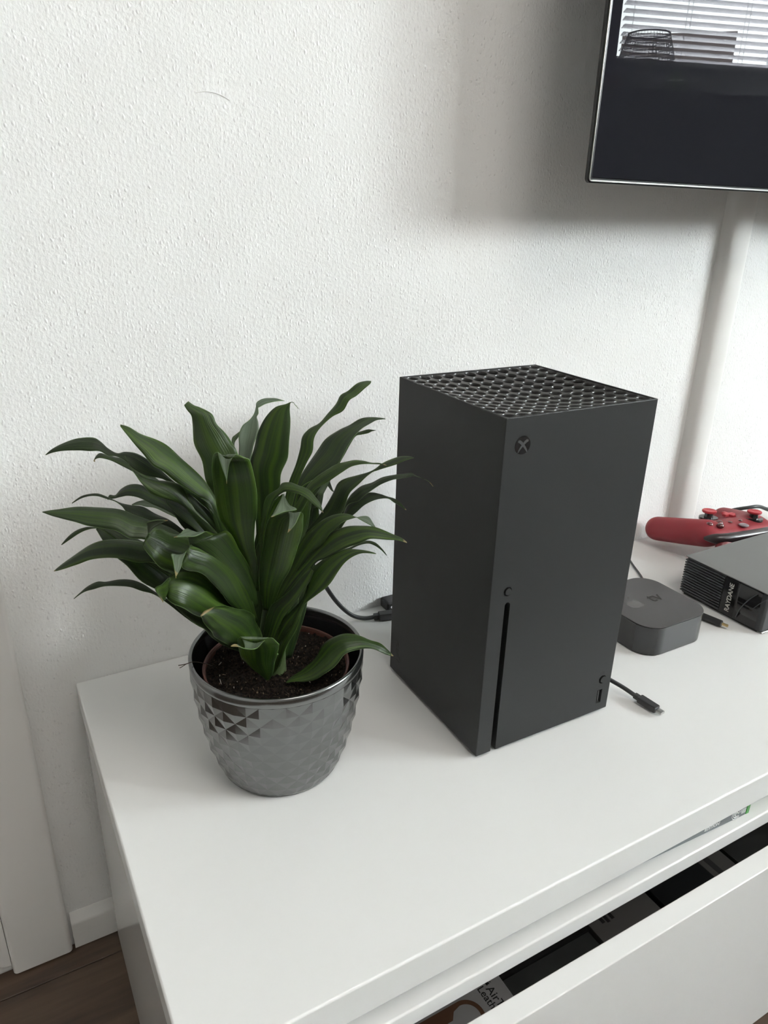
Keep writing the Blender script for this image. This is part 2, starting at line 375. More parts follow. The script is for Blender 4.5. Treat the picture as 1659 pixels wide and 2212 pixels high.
# floor: base slab and planks
fl = struct(mk('floor', prism(ROOM, 'z', FLOOR - .06, FLOOR - .009), M['gap'], loc=(0, 0, FLOOR - .06)), 'dark walnut laminate floor')
PW, PL = .190, 1.285
shared = None
rows = int((0 - RY0) / PW) + 1
y = -.034
r = 0
def plank(x0, x1, y0, y1):
    bm = bx(x0 + .0004, x1 - .0004, y0 + .0004, y1 - .0004, FLOOR - .0095, FLOOR, .0007, 1)
    return mk('plank', bm, M['floor'], fl)
plank(-1.29, 0.35, -.034, -.0006); plank(.35, 1.64, -.034, -.0006); plank(1.64, 2.93, -.034, -.0006); plank(2.93, 4.2, -.034, -.0006); plank(4.2, 5.4, -.034, -.0006); plank(5.4, 6.59, -.034, -.0006)
while y > -4.2:
    x = RX0 + .002 - (r * .43 + .35) % PL
    while x < RX1:
        xa, xb = max(x, RX0 + .002), min(x + PL, RX1 - .002)
        if xb - xa > .02 and y - PW > far_y((xa + xb) / 2): plank(xa, xb, y - PW, y)
        x += PL
    y -= PW; r += 1
# skirting
def skirting(name, x0, x1):
    pts = [(0.0, FLOOR + .001), (-.0085, FLOOR + .001), (-.0085, FLOOR + .034), (-.0075, FLOOR + .038), (-.001, FLOOR + .0465), (0, FLOOR + .0465)]
    return struct(mk(name, prism(pts, 'x', x0, x1), M['trim'], loc=((x0 + x1) / 2, 0, FLOOR), smooth=40))
skirting('baseboard_back', -.0435, 3.0)
skirting('baseboard_left', RX0, -.96)
# door on the back wall: trim, jamb, leaf
dr = struct(mk('door_1', bx(-.90, -.128, -.002, .0, FLOOR + .006, FLOOR + 2.0), M['trim'], loc=(-.5, 0, FLOOR)), 'white panelled door beside the bench')
def casing(x0, x1):
    pts = rrect((x0 + x1) / 2, -.0062, x1 - x0, .0122, .0045, 5)
    return mk('door_casing', prism(pts, 'z', FLOOR + .003, FLOOR + 2.06, 0), M['trim'], dr, smooth=40)
casing(-.1055, -.0462); casing(-.96, -.90)
mk('door_casing', bx(-.96, -.0462, -.0122, 0, FLOOR + 2.061, FLOOR + 2.12, .003), M['trim'], dr)
mk('jamb', prism([(-.128, 0), (-.128, -.004), (-.122, -.006), (-.117, -.004), (-.112, -.0065), (-.1062, -.0065), (-.1062, 0)], 'z', FLOOR + .012, FLOOR + 2.06), M['trim'], dr)
mk('panel', bx(-.82, -.21, -.0045, -.002, FLOOR + .15, FLOOR + .85, .002), M['trim'], dr)
mk('panel', bx(-.82, -.21, -.0045, -.002, FLOOR + 1.0, FLOOR + 1.85, .002), M['trim'], dr)
mk('handle', tube([(-.19, -.002, FLOOR + 1.0), (-.19, -.05, FLOOR + 1.0), (-.20, -.055, FLOOR + 1.0), (-.31, -.055, FLOOR + 1.0)], .009), M['metal'], dr, smooth=40)
cl = thing('fill_panel', 'flat square panel added under the ceiling for fill light', 'lamp', (.5, -1.6, 2.265))  # out of view, added to house the fill light; no lamp known here
mk('housing', bx(-.11, 1.11, -2.21, -.99, 2.265, 2.2995, .004), M['white'], cl)
# cable raceway on the wall
rw = []
for i in range(17):
    a = i / 16 * PI; rw.append((.8495 - .0232 * math.cos(a), -.0005 - .0185 * math.sin(a) ** .62))
bm = prism(rw + [(.8727, 0), (.8263, 0)], 'z', .0012, .70)
race = struct(mk('trim_1', bm, M['trim'], loc=(.8495, 0, .0012), smooth=50), 'white half-round cable duct running up the wall to the television')

# window: frame, panes, sill, blind
wn = window_side_later = struct(mk('window_1', bx(WX0 + .005, WX1 - .005, WY - .10, WY - .055, WZ0 - .018, WZ0 + .03), M['white'], loc=(WX0, WY, WZ0)), 'wide white framed window')
for (a, b, c, d) in ((WX0, WX1, WZ1 - .05, WZ1), (WX0, WX0 + .05, WZ0, WZ1), (WX1 - .05, WX1, WZ0, WZ1), (3.105, 3.165, WZ0, WZ1), (4.09, 4.15, WZ0, WZ1)):
    mk('frame_bar', bx(a + .001, b - .001, WY - .099, WY - .056, c + .031 if c == WZ0 else c, d - .001), M['white'], wn)
for (a, b) in ((WX0 + .051, 3.104), (3.166, 4.089), (4.151, WX1 - .051)):
    mk('pane', bx(a, b, WY - .080, WY - .074, WZ0 + .032, WZ1 - .051), M['glass'], wn)
mk('window_sill', bx(WX0 - .03, WX1 + .03, WY - .055, WY + .05, WZ0 - .019, WZ0 + .004, .003), M['white'], wn)
bl = thing('venetian_blind', 'white venetian blind with open slats in the left bay of the window', 'blind', (3.63, WY - .028, WZ1))
mk('headrail', bx(3.17, 4.085, WY - .042, WY - .014, WZ1 - .035, WZ1 - .002), M['blind'], bl)
sl0 = None; pitch = .034; k = 0; z = WZ1 - .055
while z > WZ0 + .02:
    if sl0 is None:
        bm = bmesh.new(); V = []
        for x in (3.175, 4.080):
            V.append([bm.verts.new((x, WY - .028 + .0175 * u * math.cos(.38), z + .0175 * u * math.sin(.38) + .0016 * (1 - u * u))) for u in (-1, -.5, 0, .5, 1)])
        for i in range(4): bm.faces.new((V[0][i], V[0][i + 1], V[1][i + 1], V[1][i]))
        sl0 = mk('slat', bm, M['blind'], bl); zz = z
    else:
        o = sl0.copy(); C.objects.link(o); o.parent = bl; o.location = (0, 0, z - zz)
    z -= pitch
for x in (3.22, 3.52, 3.545, 3.86, 3.885):
    mk('ladder_cord', tube([(x, WY - .0135, WZ1 - .03), (x, WY - .0135, WZ0 + .02)], .0011, 6, 1), M['cord'], bl)
mk('bottom_rail', bx(3.175, 4.080, WY - .040, WY - .016, WZ0 + .008, WZ0 + .018), M['blind'], bl)
# curtain
bm = bmesh.new(); A = []; B = []
for i in range(41):
    t = i / 40; x = 2.966 + .135 * t; yy = WY + .085 + .016 * math.sin(t * 22)
    A.append(bm.verts.new((x + .02 * (1 - t), yy, 1.025))); B.append(bm.verts.new((x, yy, 2.24)))
for i in range(40): bm.faces.new((A[i], A[i + 1], B[i + 1], B[i]))
cu = tag(mk('curtain', bm, M['curtain'], loc=(3.0, WY + .085, 1.025), smooth=0), 'purple curtain hanging at the left edge of the window, seen reflected', 'curtain')
cu.modifiers.new('s', 'SOLIDIFY').thickness = .002
# sideboard under the window with lamp, vase and candle (seen mirrored in the television)
sb = thing('sideboard', 'dark sideboard under the window, seen mirrored in the screen', 'cabinet', (3.9, -2.56, FLOOR))
mk('body', bx(2.3, 5.5, -2.79, -2.44, FLOOR + .08, .995, .003), M['sideboard'], sb)
mk('top_board', bx(2.28, 5.52, -2.79, -2.42, .9955, 1.015, .003), M['sideboard'], sb)
for x in (2.35, 5.4): mk('leg', bx(x, x + .05, -2.74, -2.48, FLOOR, FLOOR + .0795), M['sideboard'], sb)
def wire_lamp(cx, cy, z0):
    t = thing('wire_lamp', 'black wire basket lantern on legs, mirrored in the television', 'lantern', (cx, cy, z0))
    prof = [(.045, .058), (.085, .075), (.125, .11), (.132, .14), (.118, .19), (.098, .245)]
    def ring(r, z): return tube([(cx + r * math.cos(2 * PI * k / 40), cy + r * math.sin(2 * PI * k / 40), z0 + z) for k in range(40)], .0016, 5, 1, True)
    bm = bmesh.new()
    for i in range(14):
        tt = i / 13; z = .058 + tt * .187
        for (ra, za), (rb, zb) in zip(prof, prof[1:]):
            if za <= z <= zb + 1e-6: r = ra + (rb - ra) * (z - za) / (zb - za)
        merge(bm, ring(r, z))
    merge(bm, tube([(cx + .098 * math.cos(2 * PI * k / 40), cy + .098 * math.sin(2 * PI * k / 40), z0 + .246) for k in range(40)], .0035, 6, 1, True))
    for k in range(44):
        a = 2 * PI * k / 44
        merge(bm, tube([(cx + r * math.cos(a), cy + r * math.sin(a), z0 + z) for r, z in prof], .0012, 4, 1))
    mk('wire_basket', bm, M['wire'], t)
    for k in range(4):
        a = PI / 4 + k * PI / 2
        mk('leg', tube([(cx + .05 * math.cos(a), cy + .05 * math.sin(a), z0 + .058), (cx + .07 * math.cos(a), cy + .07 * math.sin(a), z0 + .002)], .0035, 6, 1), M['wire'], t)
    mk('candle', cyl((cx, cy, z0 + .060), .035, (0, 0, 1), .08), M['white'], t)
wire_lamp(3.180, -2.55, 1.0155)
vs = thing('vase', 'small green glass vase beside the wire lantern, seen reflected', 'vase', (3.360, -2.55, 1.0155))
mk('body', lathe([(.0, .0), (.055, 0), (.060, .02), (.058, .05), (.03, .065), (.026, .07), (.026, .085), (.02, .085)], 24, (3.360, -2.55, 1.0155)), M['vase'], vs, smooth=30)
cdl = thing('candle_jar', 'dark red candle jar on the far left of the sideboard', 'candle', (3.015, -2.55, 1.0155))
mk('jar', lathe([(0, 0), (.03, 0), (.034, .02), (.034, .052), (.030, .052), (.030, .045), (0, .045)], 24, (3.015, -2.55, 1.0155)), M['candle'], cdl, smooth=30)
for o_ in list(C.objects):
    if o_.parent is None and o_.name in ('window_1', 'venetian_blind', 'curtain', 'sideboard', 'wire_lantern', 'vase', 'candle_jar', 'wire_lamp'): window_side(o_)
# house outside
hs = thing('neighbour_house', 'neighbouring house beyond the window, seen mirrored through the blind', 'house', (8.8, -8.6, FLOOR))
def facade(p1, p2, depth, z1, m, name='wall'):
    d = Vector((p2[0] - p1[0], p2[1] - p1[1], 0)).normalized(); nrm_ = Vector((d.y, -d.x, 0)) * depth
    a_ = Vector((*p1, 0)); b_ = Vector((*p2, 0))
    mk(name, prism([(v.x, v.y) for v in (a_, b_, b_ + nrm_, a_ + nrm_)], 'z', FLOOR, z1), m, hs)
facade((8.27, -8.0), (9.26, -6.98), .8, 2.69, M['brick']); facade((7.0, -8.9), (7.9, -8.2), .8, 4.2, M['house'])

# ---------------------------------------------------------------- the bench
bn = thing('tv_bench', 'low white television bench with one drawer slightly pulled out', 'tv bench', (.9, -.2, FLOOR))
BX1 = 1.80
mk('top_board', bx(0, BX1, -.4, -.0006, -.029, 0, .0017, 4), M['bench'], bn, smooth=40)
mk('side_panel', bx(.0012, .0172, -.3985, -.0115, FLOOR + .0003, -.0292, .0010), M['bench_gloss'], bn, smooth=40)
mk('side_panel', bx(BX1 - .0172, BX1 - .0012, -.3985, -.0115, FLOOR + .0003, -.0292, .0010), M['bench_gloss'], bn, smooth=40)
mk('divider', bx(.900, .916, -.397, -.012, FLOOR + .03, -.0665), M['bench_gloss'], bn)
mk('back_panel', bx(.0175, BX1 - .0175, -.0125, -.0115, FLOOR + .03, -.0295), M['bench'], bn)
mk('shelf', bx(.0175, BX1 - .0175, -.4, -.013, -.066, -.050, .0016, 4), M['bench_gloss'], bn, smooth=40)
mk('bottom_board', bx(.0175, BX1 - .0175, -.397, -.0115, FLOOR + .012, FLOOR + .028), M['bench_gloss'], bn)
df = mk('drawer_front', bx(.010, .902, -.4305, -.4148, -.3125, -.0678, .0010, 4), M['bench_gloss'], bn, smooth=40)
mk('drawer_side', bx(.030, .043, -.4146, -.06, -.300, -.110), M['bench'], bn); mk('drawer_side', bx(.872, .885, -.4146, -.06, -.300, -.110), M['bench'], bn)
mk('drawer_bottom', bx(.0435, .8715, -.4146, -.06, -.300, -.292), M['bench'], bn); mk('drawer_back', bx(.0435, .8715, -.072, -.0605, -.2915, -.110), M['bench'], bn)
mk('drawer_front', bx(.906, 1.796, -.4168, -.4011, -.3125, -.0678, .0010, 4), M['bench_gloss'], bn, smooth=40)
for x in (.05, 1.72): mk('foot', cyl((x, -.35, FLOOR + .0003), .02, (0, 0, 1), .0115), M['tvback'], bn)

# things in the drawer (tops about 16 cm under the bench top)
st = tag(mk('storage_box', bx(.06, .86, -.408, -.09, -.2915, -.196, .002), M['card_d'], loc=(.46, -.25, -.2915)), 'large charcoal box at the bottom of the open drawer', 'box')
def carton(name, x0, x1, z1, m, label, cat, y0=-.405, y1=-.30, bev=.0012):
    t = thing(name, label, cat, ((x0 + x1) / 2, (y0 + y1) / 2, -.1957))
    mk('body', bx(x0, x1, y0, y1, -.1957, z1, bev), m, t, smooth=40); return t
ab = carton('keyring_carton', .150, .2658, -.160, M['card_w'], 'white carton printed with a brown leather loop in the drawer', 'carton')
f0 = frame((.2515, -.3535, -.1599), (0.03, -1, 0), (1, .03, 0))
mk('lettering', text_bm('AirTag', .0098, f0, .00015, 'LEFT'), M['ink'], ab)
f1 = frame((.2448, -.3500, -.1599), (0.03, -1, 0), (1, .03, 0))
mk('lettering', text_bm('Leather Loop', .0090, f1, .00012, 'LEFT'), M['ink'], ab)
# small apple mark before the lettering
def apple(s, o, x, y, th=.0001):
    f = frame(o, x, y); bm = bmesh.new(); pts = []
    for i in range(48):
        a = 2 * PI * i / 48; r = 1 + .10 * math.cos(2 * a + .1)
        px, py = r * math.cos(a) * .86, r * math.sin(a) * .84
        if math.sin(a) > .93: py -= .16
        if math.sin(a) < -.93: py += .10
        d = math.hypot(px - 1.08, py - .12)
        if d < .48 and d > 0: px = 1.08 + (px - 1.08) * .48 / d; py = .12 + (py - .12) * .48 / d
        pts.append((px * s, py * s))
    merge(bm, flat(pts, f, th))
    lf = [(0.02 + .34 * math.sin(t) * .55 + .42 * t / PI, 1.0 + .52 * t / PI + (-.0)) for t in (0, .5, 1, 1.6, 2.2, 2.7, PI)]
    lf2 = [(0.02 - .0 + .10 * math.sin(t) * -1 + .42 * t / PI, 1.0 + .52 * t / PI) for t in (2.7, 2.2, 1.6, 1, .5)]
    merge(bm, flat([(p[0] * s, p[1] * s) for p in lf + lf2], f, th)); return bm
mk('emblem', apple(.0023, (.2525, -.3515 + .0015, -.1599), (0.03, -1, 0), (1, .03, 0), .00015), M['ink'], ab)
# printed leather loop: keyhole outline
def keyhole(cx, cy, R, w, L, z):
    bm = bmesh.new(); outer = []; inner = []
    # strap pieces run toward -x from a ring on the right
    for i in range(25):
        a = -PI / 2 + i / 24 * PI
        outer.append((cx + R * math.cos(a), cy + R * math.sin(a))); inner.append((cx + (R - w) * math.cos(a), cy + (R - w) * math.sin(a)))
    pts = [(cx - L, cy - R)] + outer + [(cx - L, cy + R), (cx - L, cy + R * .28)] + [(cx - R * .75, cy + R * .28)] + [(cx - R * .45, cy + (R - w) * .85)] + inner[::-1] + [(cx - R * .45, cy - (R - w) * .85), (cx - R * .75, cy - R * .28), (cx - L, cy - R * .28)]
    return flat(pts, Matrix.Translation((0, 0, z)), .00012)
mk('printed_loop', keyhole(.2215, -.3665, .0150, .0035, .040, -.1599), M['kraft'], ab)
mk('printed_loop', flat([(.150, -.3535), (.1745, -.3535), (.1745, -.40), (.150, -.40)], Matrix.Translation((0, 0, -.15990)), .0001), M['card_g'], ab)
c2 = carton('dark_carton', .2668, .3662, -.166, M['card_d'], 'dark charcoal carton right of the white carton', 'carton')
mk('flap', bx(.2672, .3658, -.352, -.300, -.1658, -.1628), M['ink'], c2)
c3 = carton('grey_carton', .3672, .4400, -.161, M['card_g'], 'plain grey carton with a dark print on its lid', 'carton')
for i, (x, l) in enumerate(((.3795, .004), (.3845, .009), (.3905, .006))):
    mk('print_mark', bx(x, x + .0035, -.3535 - l * .3, -.3535 + l, -.16095, -.1608), M['ink'], c3)
c4 = thing('black_case', 'rounded black case lying between the grey cartons', 'case', (.478, -.36, -.1957))
mk('body', prism(rrect(.478, -.3465, .070, .110, .018), 'z', -.1957, -.158, .002), M['card_k'], c4, smooth=40)
c5 = carton('flat_carton', .5145, .5480, -.162, M['card_g'], 'narrow grey carton right of the black case', 'carton')
mk('strip', bx(.5225, .5290, -.404, -.301, -.16195, -.1617), M['card_d'], c5)
c6 = carton('wide_carton', .5500, .700, -.160, M['card_d'], 'wide charcoal carton at the right of the drawer', 'carton')

# boxed drive in the slot under the bench top
gd = thing('drive_box', 'small grey box with white lettering and a green edge under the bench top', 'box', (.425, -.36, -.0499))
a = math.radians(-2.4); gx = Vector((math.cos(a), math.sin(a), 0)); gy = Vector((-math.sin(a), math.cos(a), 0)); g0 = Vector((.495, -.3929, -.0499))
def gbox(u0, u1, v0, v1, z0, z1, bev=0):
    bm = bx(u0, u1, v0, v1, z0, z1, bev)
    for v in bm.verts: v.co = g0 + gx * v.co.x + gy * v.co.y + Vector((0, 0, v.co.z))
    return bm
mk('body', gbox(-.150, -.0032, 0, .09, 0, .0195, .0006), M['case_grey'], gd)
mk('edge_strip', gbox(-.0031, .0012, -.0002, .0902, 0, .0196, .0006), M['green'], gd)
fr = lambda u, z: frame(g0 + gx * u + gy * -.00015 + Vector((0, 0, z)), gx, (0, 0, 1))
mk('lettering', text_bm('STELLAR', .0052, fr(-.0465, .0090), .0001, 'CENTER', .25, .00008), M['print_w'], gd)
mk('lettering', text_bm('EDITION', .0046, fr(-.0465, .0046), .0001, 'CENTER', .25, .00006), M['print_w'], gd)
sw = bmesh.new()
for R in (.0056, .0038):
    merge(sw, tube([(g0 + gx * (-.0165 + R * math.cos(t)) + gy * -.0002 + Vector((0, 0, .0062 + R * math.sin(t)))) for t in [x * 2 * PI / 28 for x in range(26)]], .00038, 5, 1))
merge(sw, tube([(g0 + gx * (-.0165 + .002 * math.cos(t)) + gy * -.0002 + Vector((0, 0, .0062 + .002 * math.sin(t)))) for t in [x * 2 * PI / 14 for x in range(11)]], .0007, 5, 1))
mk('emblem', sw, M['print_w'], gd)
bm = bmesh.new()
for i in range(3): merge(bm, gbox(-.0095 + i * .0019, -.0085 + i * .0019, -.0003, 0, .0035, .0085))
mk('lettering', bm, M['print_w'], gd)

# ---------------------------------------------------------------- television
tv = thing('television', 'wall mounted flat television with a black frame and thin metal edge', 'television', (1.10, -.085, .463))
TX0, TX1, TZ0, TZ1, TY = .4950, 1.722, .4630, 1.160, -.1000
mk('frame', prism(rrect((TX0 + TX1) / 2, (TZ0 + TZ1) / 2, TX1 - TX0, TZ1 - TZ0, .0045, 6), 'y', TY + .001, TY + .0050, .0008), M['tvframe'], tv, smooth=40)
def ringframe(o, w_, r1, r2, ya, yb):
    """rectangular rim from outer offset o, width w_ (left/right/top) and the wider bottom given by r1"""
    A = rrect((TX0 + TX1) / 2, (TZ0 + TZ1) / 2, TX1 - TX0 - 2 * o, TZ1 - TZ0 - 2 * o, max(.0045 - o, .001), 5)
    B = rrect((TX0 + TX1) / 2, (TZ0 + TZ1) / 2 + (r1 - w_) / 2, TX1 - TX0 - 2 * (o + w_), TZ1 - TZ0 - 2 * o - w_ - r1, .0012, 5)
    bm = bmesh.new(); n = len(A)
    V = [[bm.verts.new((p[0], y_, p[1])) for p in L] for L, y_ in ((A, ya), (B, ya), (B, yb), (A, yb))]
    for a_, b_ in ((0, 1), (1, 2), (2, 3), (3, 0)):
        for i in range(n): bm.faces.new((V[a_][i], V[a_][(i + 1) % n], V[b_][(i + 1) % n], V[b_][i]))
    bmesh.ops.recalc_face_normals(bm, faces=bm.faces); return bm
mk('metal_edge', ringframe(.0014, .00035, .0014, 0, TY - .0008, TY + .0008), M['tvedge'], tv)
mk('bezel', ringframe(.0020, .0018, .0014, 0, TY - .0006, TY + .0009), M['tvframe'], tv)
mk('screen', bx(TX0 + .0037, TX1 - .0037, TY - .0005, TY + .0009, TZ0 + .0049, TZ1 - .0037), M['screen'], tv)
mk('back_cover', bx(.62, 1.60, TY + .0052, TY + .055, .52, .98, .012), M['tvback'], tv)
mk('wall_bracket', bx(0.95, 1.25, TY + .0555, -.001, .62, .90), M['tvback'], tv)

# ---------------------------------------------------------------- game console
KX, KY, KA, S, H0, H1 = .28402, -.27080, -.00684, .151, .0032, .301
ku = Vector((math.cos(KA), math.sin(KA), 0)); kv = Vector((-math.sin(KA), math.cos(KA), 0)); k0 = Vector((KX, KY, 0))
def K(bm):      # console coordinates (u along the front, v to the back) to scene
    for v in bm.verts: v.co = k0 + ku * v.co.x + kv * v.co.y + Vector((0, 0, v.co.z))
    return bm
gc = thing('game_console', 'tall matte black tower game console with a perforated top', 'game console', (KX + S / 2, KY + S / 2, 0))
me = bpy.data.meshes.new('b'); bm = bx(0, S, 0, S, H0, H1, .0006, 2); bm.to_mesh(me); bm.free()
bo = bpy.data.objects.new('b', me); C.objects.link(bo); cutters = []
def cut(bm):
    m_ = bpy.data.meshes.new('c'); bm.to_mesh(m_); bm.free(); c_ = bpy.data.objects.new('c', m_); C.objects.link(c_)
    d = bo.modifiers.new('d', 'BOOLEAN'); d.operation = 'DIFFERENCE'; d.object = c_; d.solver = 'EXACT'; cutters.append(c_)
sp = [(.0151 + (.0205 - .0151) / 2 + .0027 * math.cos(t), .1465 + .0030 * math.sin(t)) for t in [i / 10 * PI for i in range(11)]]
cut(prism(sp + [(.0151, -.01), (.0205, -.01)], 'y', -.01, .0115))          # disc slot
cut(cyl((.0168, -.01, .1594), .0040, (0, 1, 0), .0125, 32))                 # eject button well
cut(cyl((.0170, -.01, .2793), .0071, (0, 1, 0), .0105, 48))                 # power emblem recess
cut(cyl((.1400, -.01, .0380), .0044, (0, 1, 0), .0125, 32))                 # pairing button well
cut(bx(.1362, .1419, -.01, .012, .0120, .0268))                             # usb port
cut(bx(.0022, S - .0022, .0022, S - .0022, H1 - .022, H1 + .01))            # room for the grille
dg = bpy.context.evaluated_depsgraph_get(); me2 = bpy.data.meshes.new_from_object(bo.evaluated_get(dg))
for c_ in cutters: bpy.data.objects.remove(c_)
bpy.data.objects.remove(bo)
bm = bmesh.new(); bm.from_mesh(me2); K(bm); mk('body', bm, M['console'], gc)
# perforated, dished grille
N = 12; G0 = .0021; GS = (S - 2 * G0); pit = GS / N
def dish(u, v):
    a_ = (u / S * 2 - 1); b_ = (v / S * 2 - 1)
    return H1 - .0004 - .0075 * max(0, (1 - a_ * a_)) * max(0, (1 - b_ * b_))
bm = bmesh.new()
nseg = 24; rad = pit * .415
for i in range(N):
    for j in range(N):
        cu_, cv_ = G0 + (i + .5) * pit, G0 + (j + .5) * pit
        sq = []; ci = []; cb = []; cc = []; cm = []
        for k in range(nseg):
            t = 2 * PI * k / nseg; c_, s_ = math.cos(t), math.sin(t); q = max(abs(c_), abs(s_))
            su, sv = cu_ + c_ / q * pit / 2, cv_ + s_ / q * pit / 2
            sq.append(bm.verts.new((su, sv, dish(su, sv))))
            x, y = cu_ + rad * c_, cv_ + rad * s_
            cc.append(bm.verts.new((cu_ + rad * 1.07 * c_, cv_ + rad * 1.07 * s_, dish(x, y))))
            ci.append(bm.verts.new((x, y, dish(x, y) - .0007)))
            cm.append(bm.verts.new((x, y, dish(x, y) - .0022))); cb.append(bm.verts.new((x, y, dish(x, y) - .0075)))
        for k in range(nseg):
            kk = (k + 1) % nseg
            bm.faces.new((sq[k], sq[kk], cc[kk], cc[k])); bm.faces.new((cc[k], cc[kk], ci[kk], ci[k]))
            bm.faces.new((ci[k], ci[kk], cm[kk], cm[k])); f = bm.faces.new((cm[k], cm[kk], cb[kk], cb[k])); f.material_index = 1
bmesh.ops.remove_doubles(bm, verts=bm.verts, dist=1e-5)
K(bm); mk('vent_grille', bm, [M['grille'], M['hole']], gc, smooth=35)
mk('fan_chamber', K(bx(.003, S - .003, .003, S - .003, H1 - .0215, H1 - .0205)), M['hole'], gc)
mk('base_foot', K(lathe([(.069, 0.0002), (.0705, .0012), (.0705, .0031), (0.0, .0031)], 64, (S / 2, S / 2, 0))), M['hole'], gc, smooth=30)
mk('disc_slot_lining', K(bx(.0148, .0208, .0112, .0114, .004, .148)), M['hole'], gc)
# power emblem: dark disc with a grey crossed X
pb = mk('power_button', K(cyl((.0170, .0004, .2793), .00695, (0, 1, 0), -.0, 48) if False else prism([(.0170 + .00695 * math.cos(2 * PI * i / 48), .2793 + .00695 * math.sin(2 * PI * i / 48)) for i in range(48)], 'y', -.0002, .0004)), M['gloss_black'], gc, smooth=30)
def xpart(sg):
    L = []; R_ = []
    P = [(-.0047, .0030), (-.0034, .0032), (-.0018, .0022), (.0000, .0004), (.0018, -.0016), (.0034, -.0038), (.0042, -.0053)]
    W_ = [.0006, .0011, .0011, .0009, .0008, .0006, .0003]
    for i, ((x, z), w_) in enumerate(zip(P, W_)):
        a_ = P[max(i - 1, 0)]; b_ = P[min(i + 1, 6)]; dx, dz = b_[0] - a_[0], b_[1] - a_[1]; q = math.hypot(dx, dz)
        nx, nz = -dz / q * w_, dx / q * w_
        L.append((sg * (x + nx), z + nz)); R_.append((sg * (x - nx), z - nz))
    return L + R_[::-1]
bm = bmesh.new()
for sg in (-1, 1): merge(bm, flat(xpart(sg), frame((.0170, -.0003, .2793), (1, 0, 0), (0, 0, 1)), .00008))
mk('emblem', K(bm), M['emblem'], pb)
mk('eject_button', K(merge(cyl((.0172, -.0006, .1594), .0030, (0, 1, 0), .003, 32), bmesh.new())), M['console'], gc, smooth=30)
mk('pairing_button', K(cyl((.1404, -.0008, .0380), .0033, (0, 1, 0), .003, 32)), M['console'], gc, smooth=30)
mk('usb_port', K(bx(.1380, .1396, .001, .0115, .0135, .0255)), M['gloss_black'], gc)
bm = bmesh.new()
for x in (.1393, .1407): merge(bm, bx(x, x + .0004, -.0001, .0002, .0442, .0466))
mk('pairing_mark', K(bm), M['deboss'], gc)
# debossed wordmark on the left side, reading upward: emblem first
bm = text_bm('XBOX', .0062, frame((KX - .00005, KY + .1372, .0338), (0, 0, 1), (0, 1, 0)) if False else frame((KX + .00085, KY + .1372, .0338), (0, 0, 1), (0, -1, 0) if False else (0, 1, 0)), .0001, 'CENTER', 0, .0001)
bmesh.ops.delete(bm, geom=[], context='VERTS')
mk('side_lettering', bm, M['deboss'], gc)
mf = frame((KX + .00085, KY + .1355, .0205), (0, 0, 1), (0, 1, 0)); bm = bmesh.new()
for s_ in (-1, 1):
    merge(bm, flat([(s_ * .0012 + .0042 * math.cos(t) * s_ * .62, .0042 * math.sin(t)) for t in [(-.5 + i / 10) * PI for i in range(11)]], mf, .0001))
mk('side_emblem', bm, M['deboss'], gc)

# ---------------------------------------------------------------- planter and plant
PX, PY, PH = .1379, -.1907, .110
pt = thing('planter', 'round anthracite glazed planter with a quilted diamond relief', 'planter', (PX, PY, 0))
prof = [(0, .0470), (.004, .0492), (.012, .0527), (.03, .0585), (.05, .0630), (.07, .0662), (.09, .0684), (.110, .0690)]
def pr_(z):
    for (a_, ra), (b_, rb) in zip(prof, prof[1:]):
        if a_ <= z <= b_: return ra + (rb - ra) * (z - a_) / (b_ - a_)
    return prof[-1][1]
NB = 22; rowsz = [.0045 + (.1020 - .0045) * (i / 11.) for i in range(12)]
bm = bmesh.new(); grid = []
for k, z in enumerate(rowsz):
    ring = []
    for j in range(2 * NB):
        centre = (j + k) % 2
        edge = 0 if k in (0, 11) else 1
        d = (.00062 if centre else -.00062) * edge * (1 if 1 < k < 10 else .6)
        r_ = pr_(z) + d; t = PI * j / NB
        ring.append(bm.verts.new((PX + r_ * math.cos(t), PY + r_ * math.sin(t), z)))
    grid.append(ring)
for k in range(11):
    for j in range(2 * NB):
        a_, b_ = grid[k][j], grid[k][(j + 1) % (2 * NB)]; c_, d_ = grid[k + 1][(j + 1) % (2 * NB)], grid[k + 1][j]
        # split so that every diagonal joins two recessed lattice points (the diamond edges)
        if (j + k) % 2 == 0: bm.faces.new((a_, b_, c_)); bm.faces.new((a_, c_, d_))
        else: bm.faces.new((a_, b_, d_)); bm.faces.new((b_, c_, d_))
es = [e for e in bm.edges if e.is_manifold]
mk('quilted_wall', bm, M['planter'], pt)
def lz(p): return [(r_, z_) for r_, z_ in p]
mk('foot_ring', lathe([(0, .0004), (.0455, .0002), (.0472, .0012), (pr_(.0045) + .0001, .0046), (pr_(.0045) - .001, .0052)], 96, (PX, PY, 0)), M['planter'], pt, smooth=40)
mk('rim', lathe([(pr_(.1020) - .0008, .1012), (pr_(.1020) + .00005, .1024), (.0689, .1050), (.0690, .1082), (.0684, .1096), (.0674, .1101), (.0662, .1096), (.0656, .1085), (.0655, .1040)], 128, (PX, PY, 0)), M['planter'], pt, smooth=60)
mk('inner_wall', lathe([(.06552, .1042), (.0648, .0900), (pr_(.07) - .0035, .07), (pr_(.05) - .0035, .05), (pr_(.03) - .004, .03), (pr_(.012) - .005, .012), (0, .010)], 96, (PX, PY, 0)), M['planter_in'], pt, smooth=60)

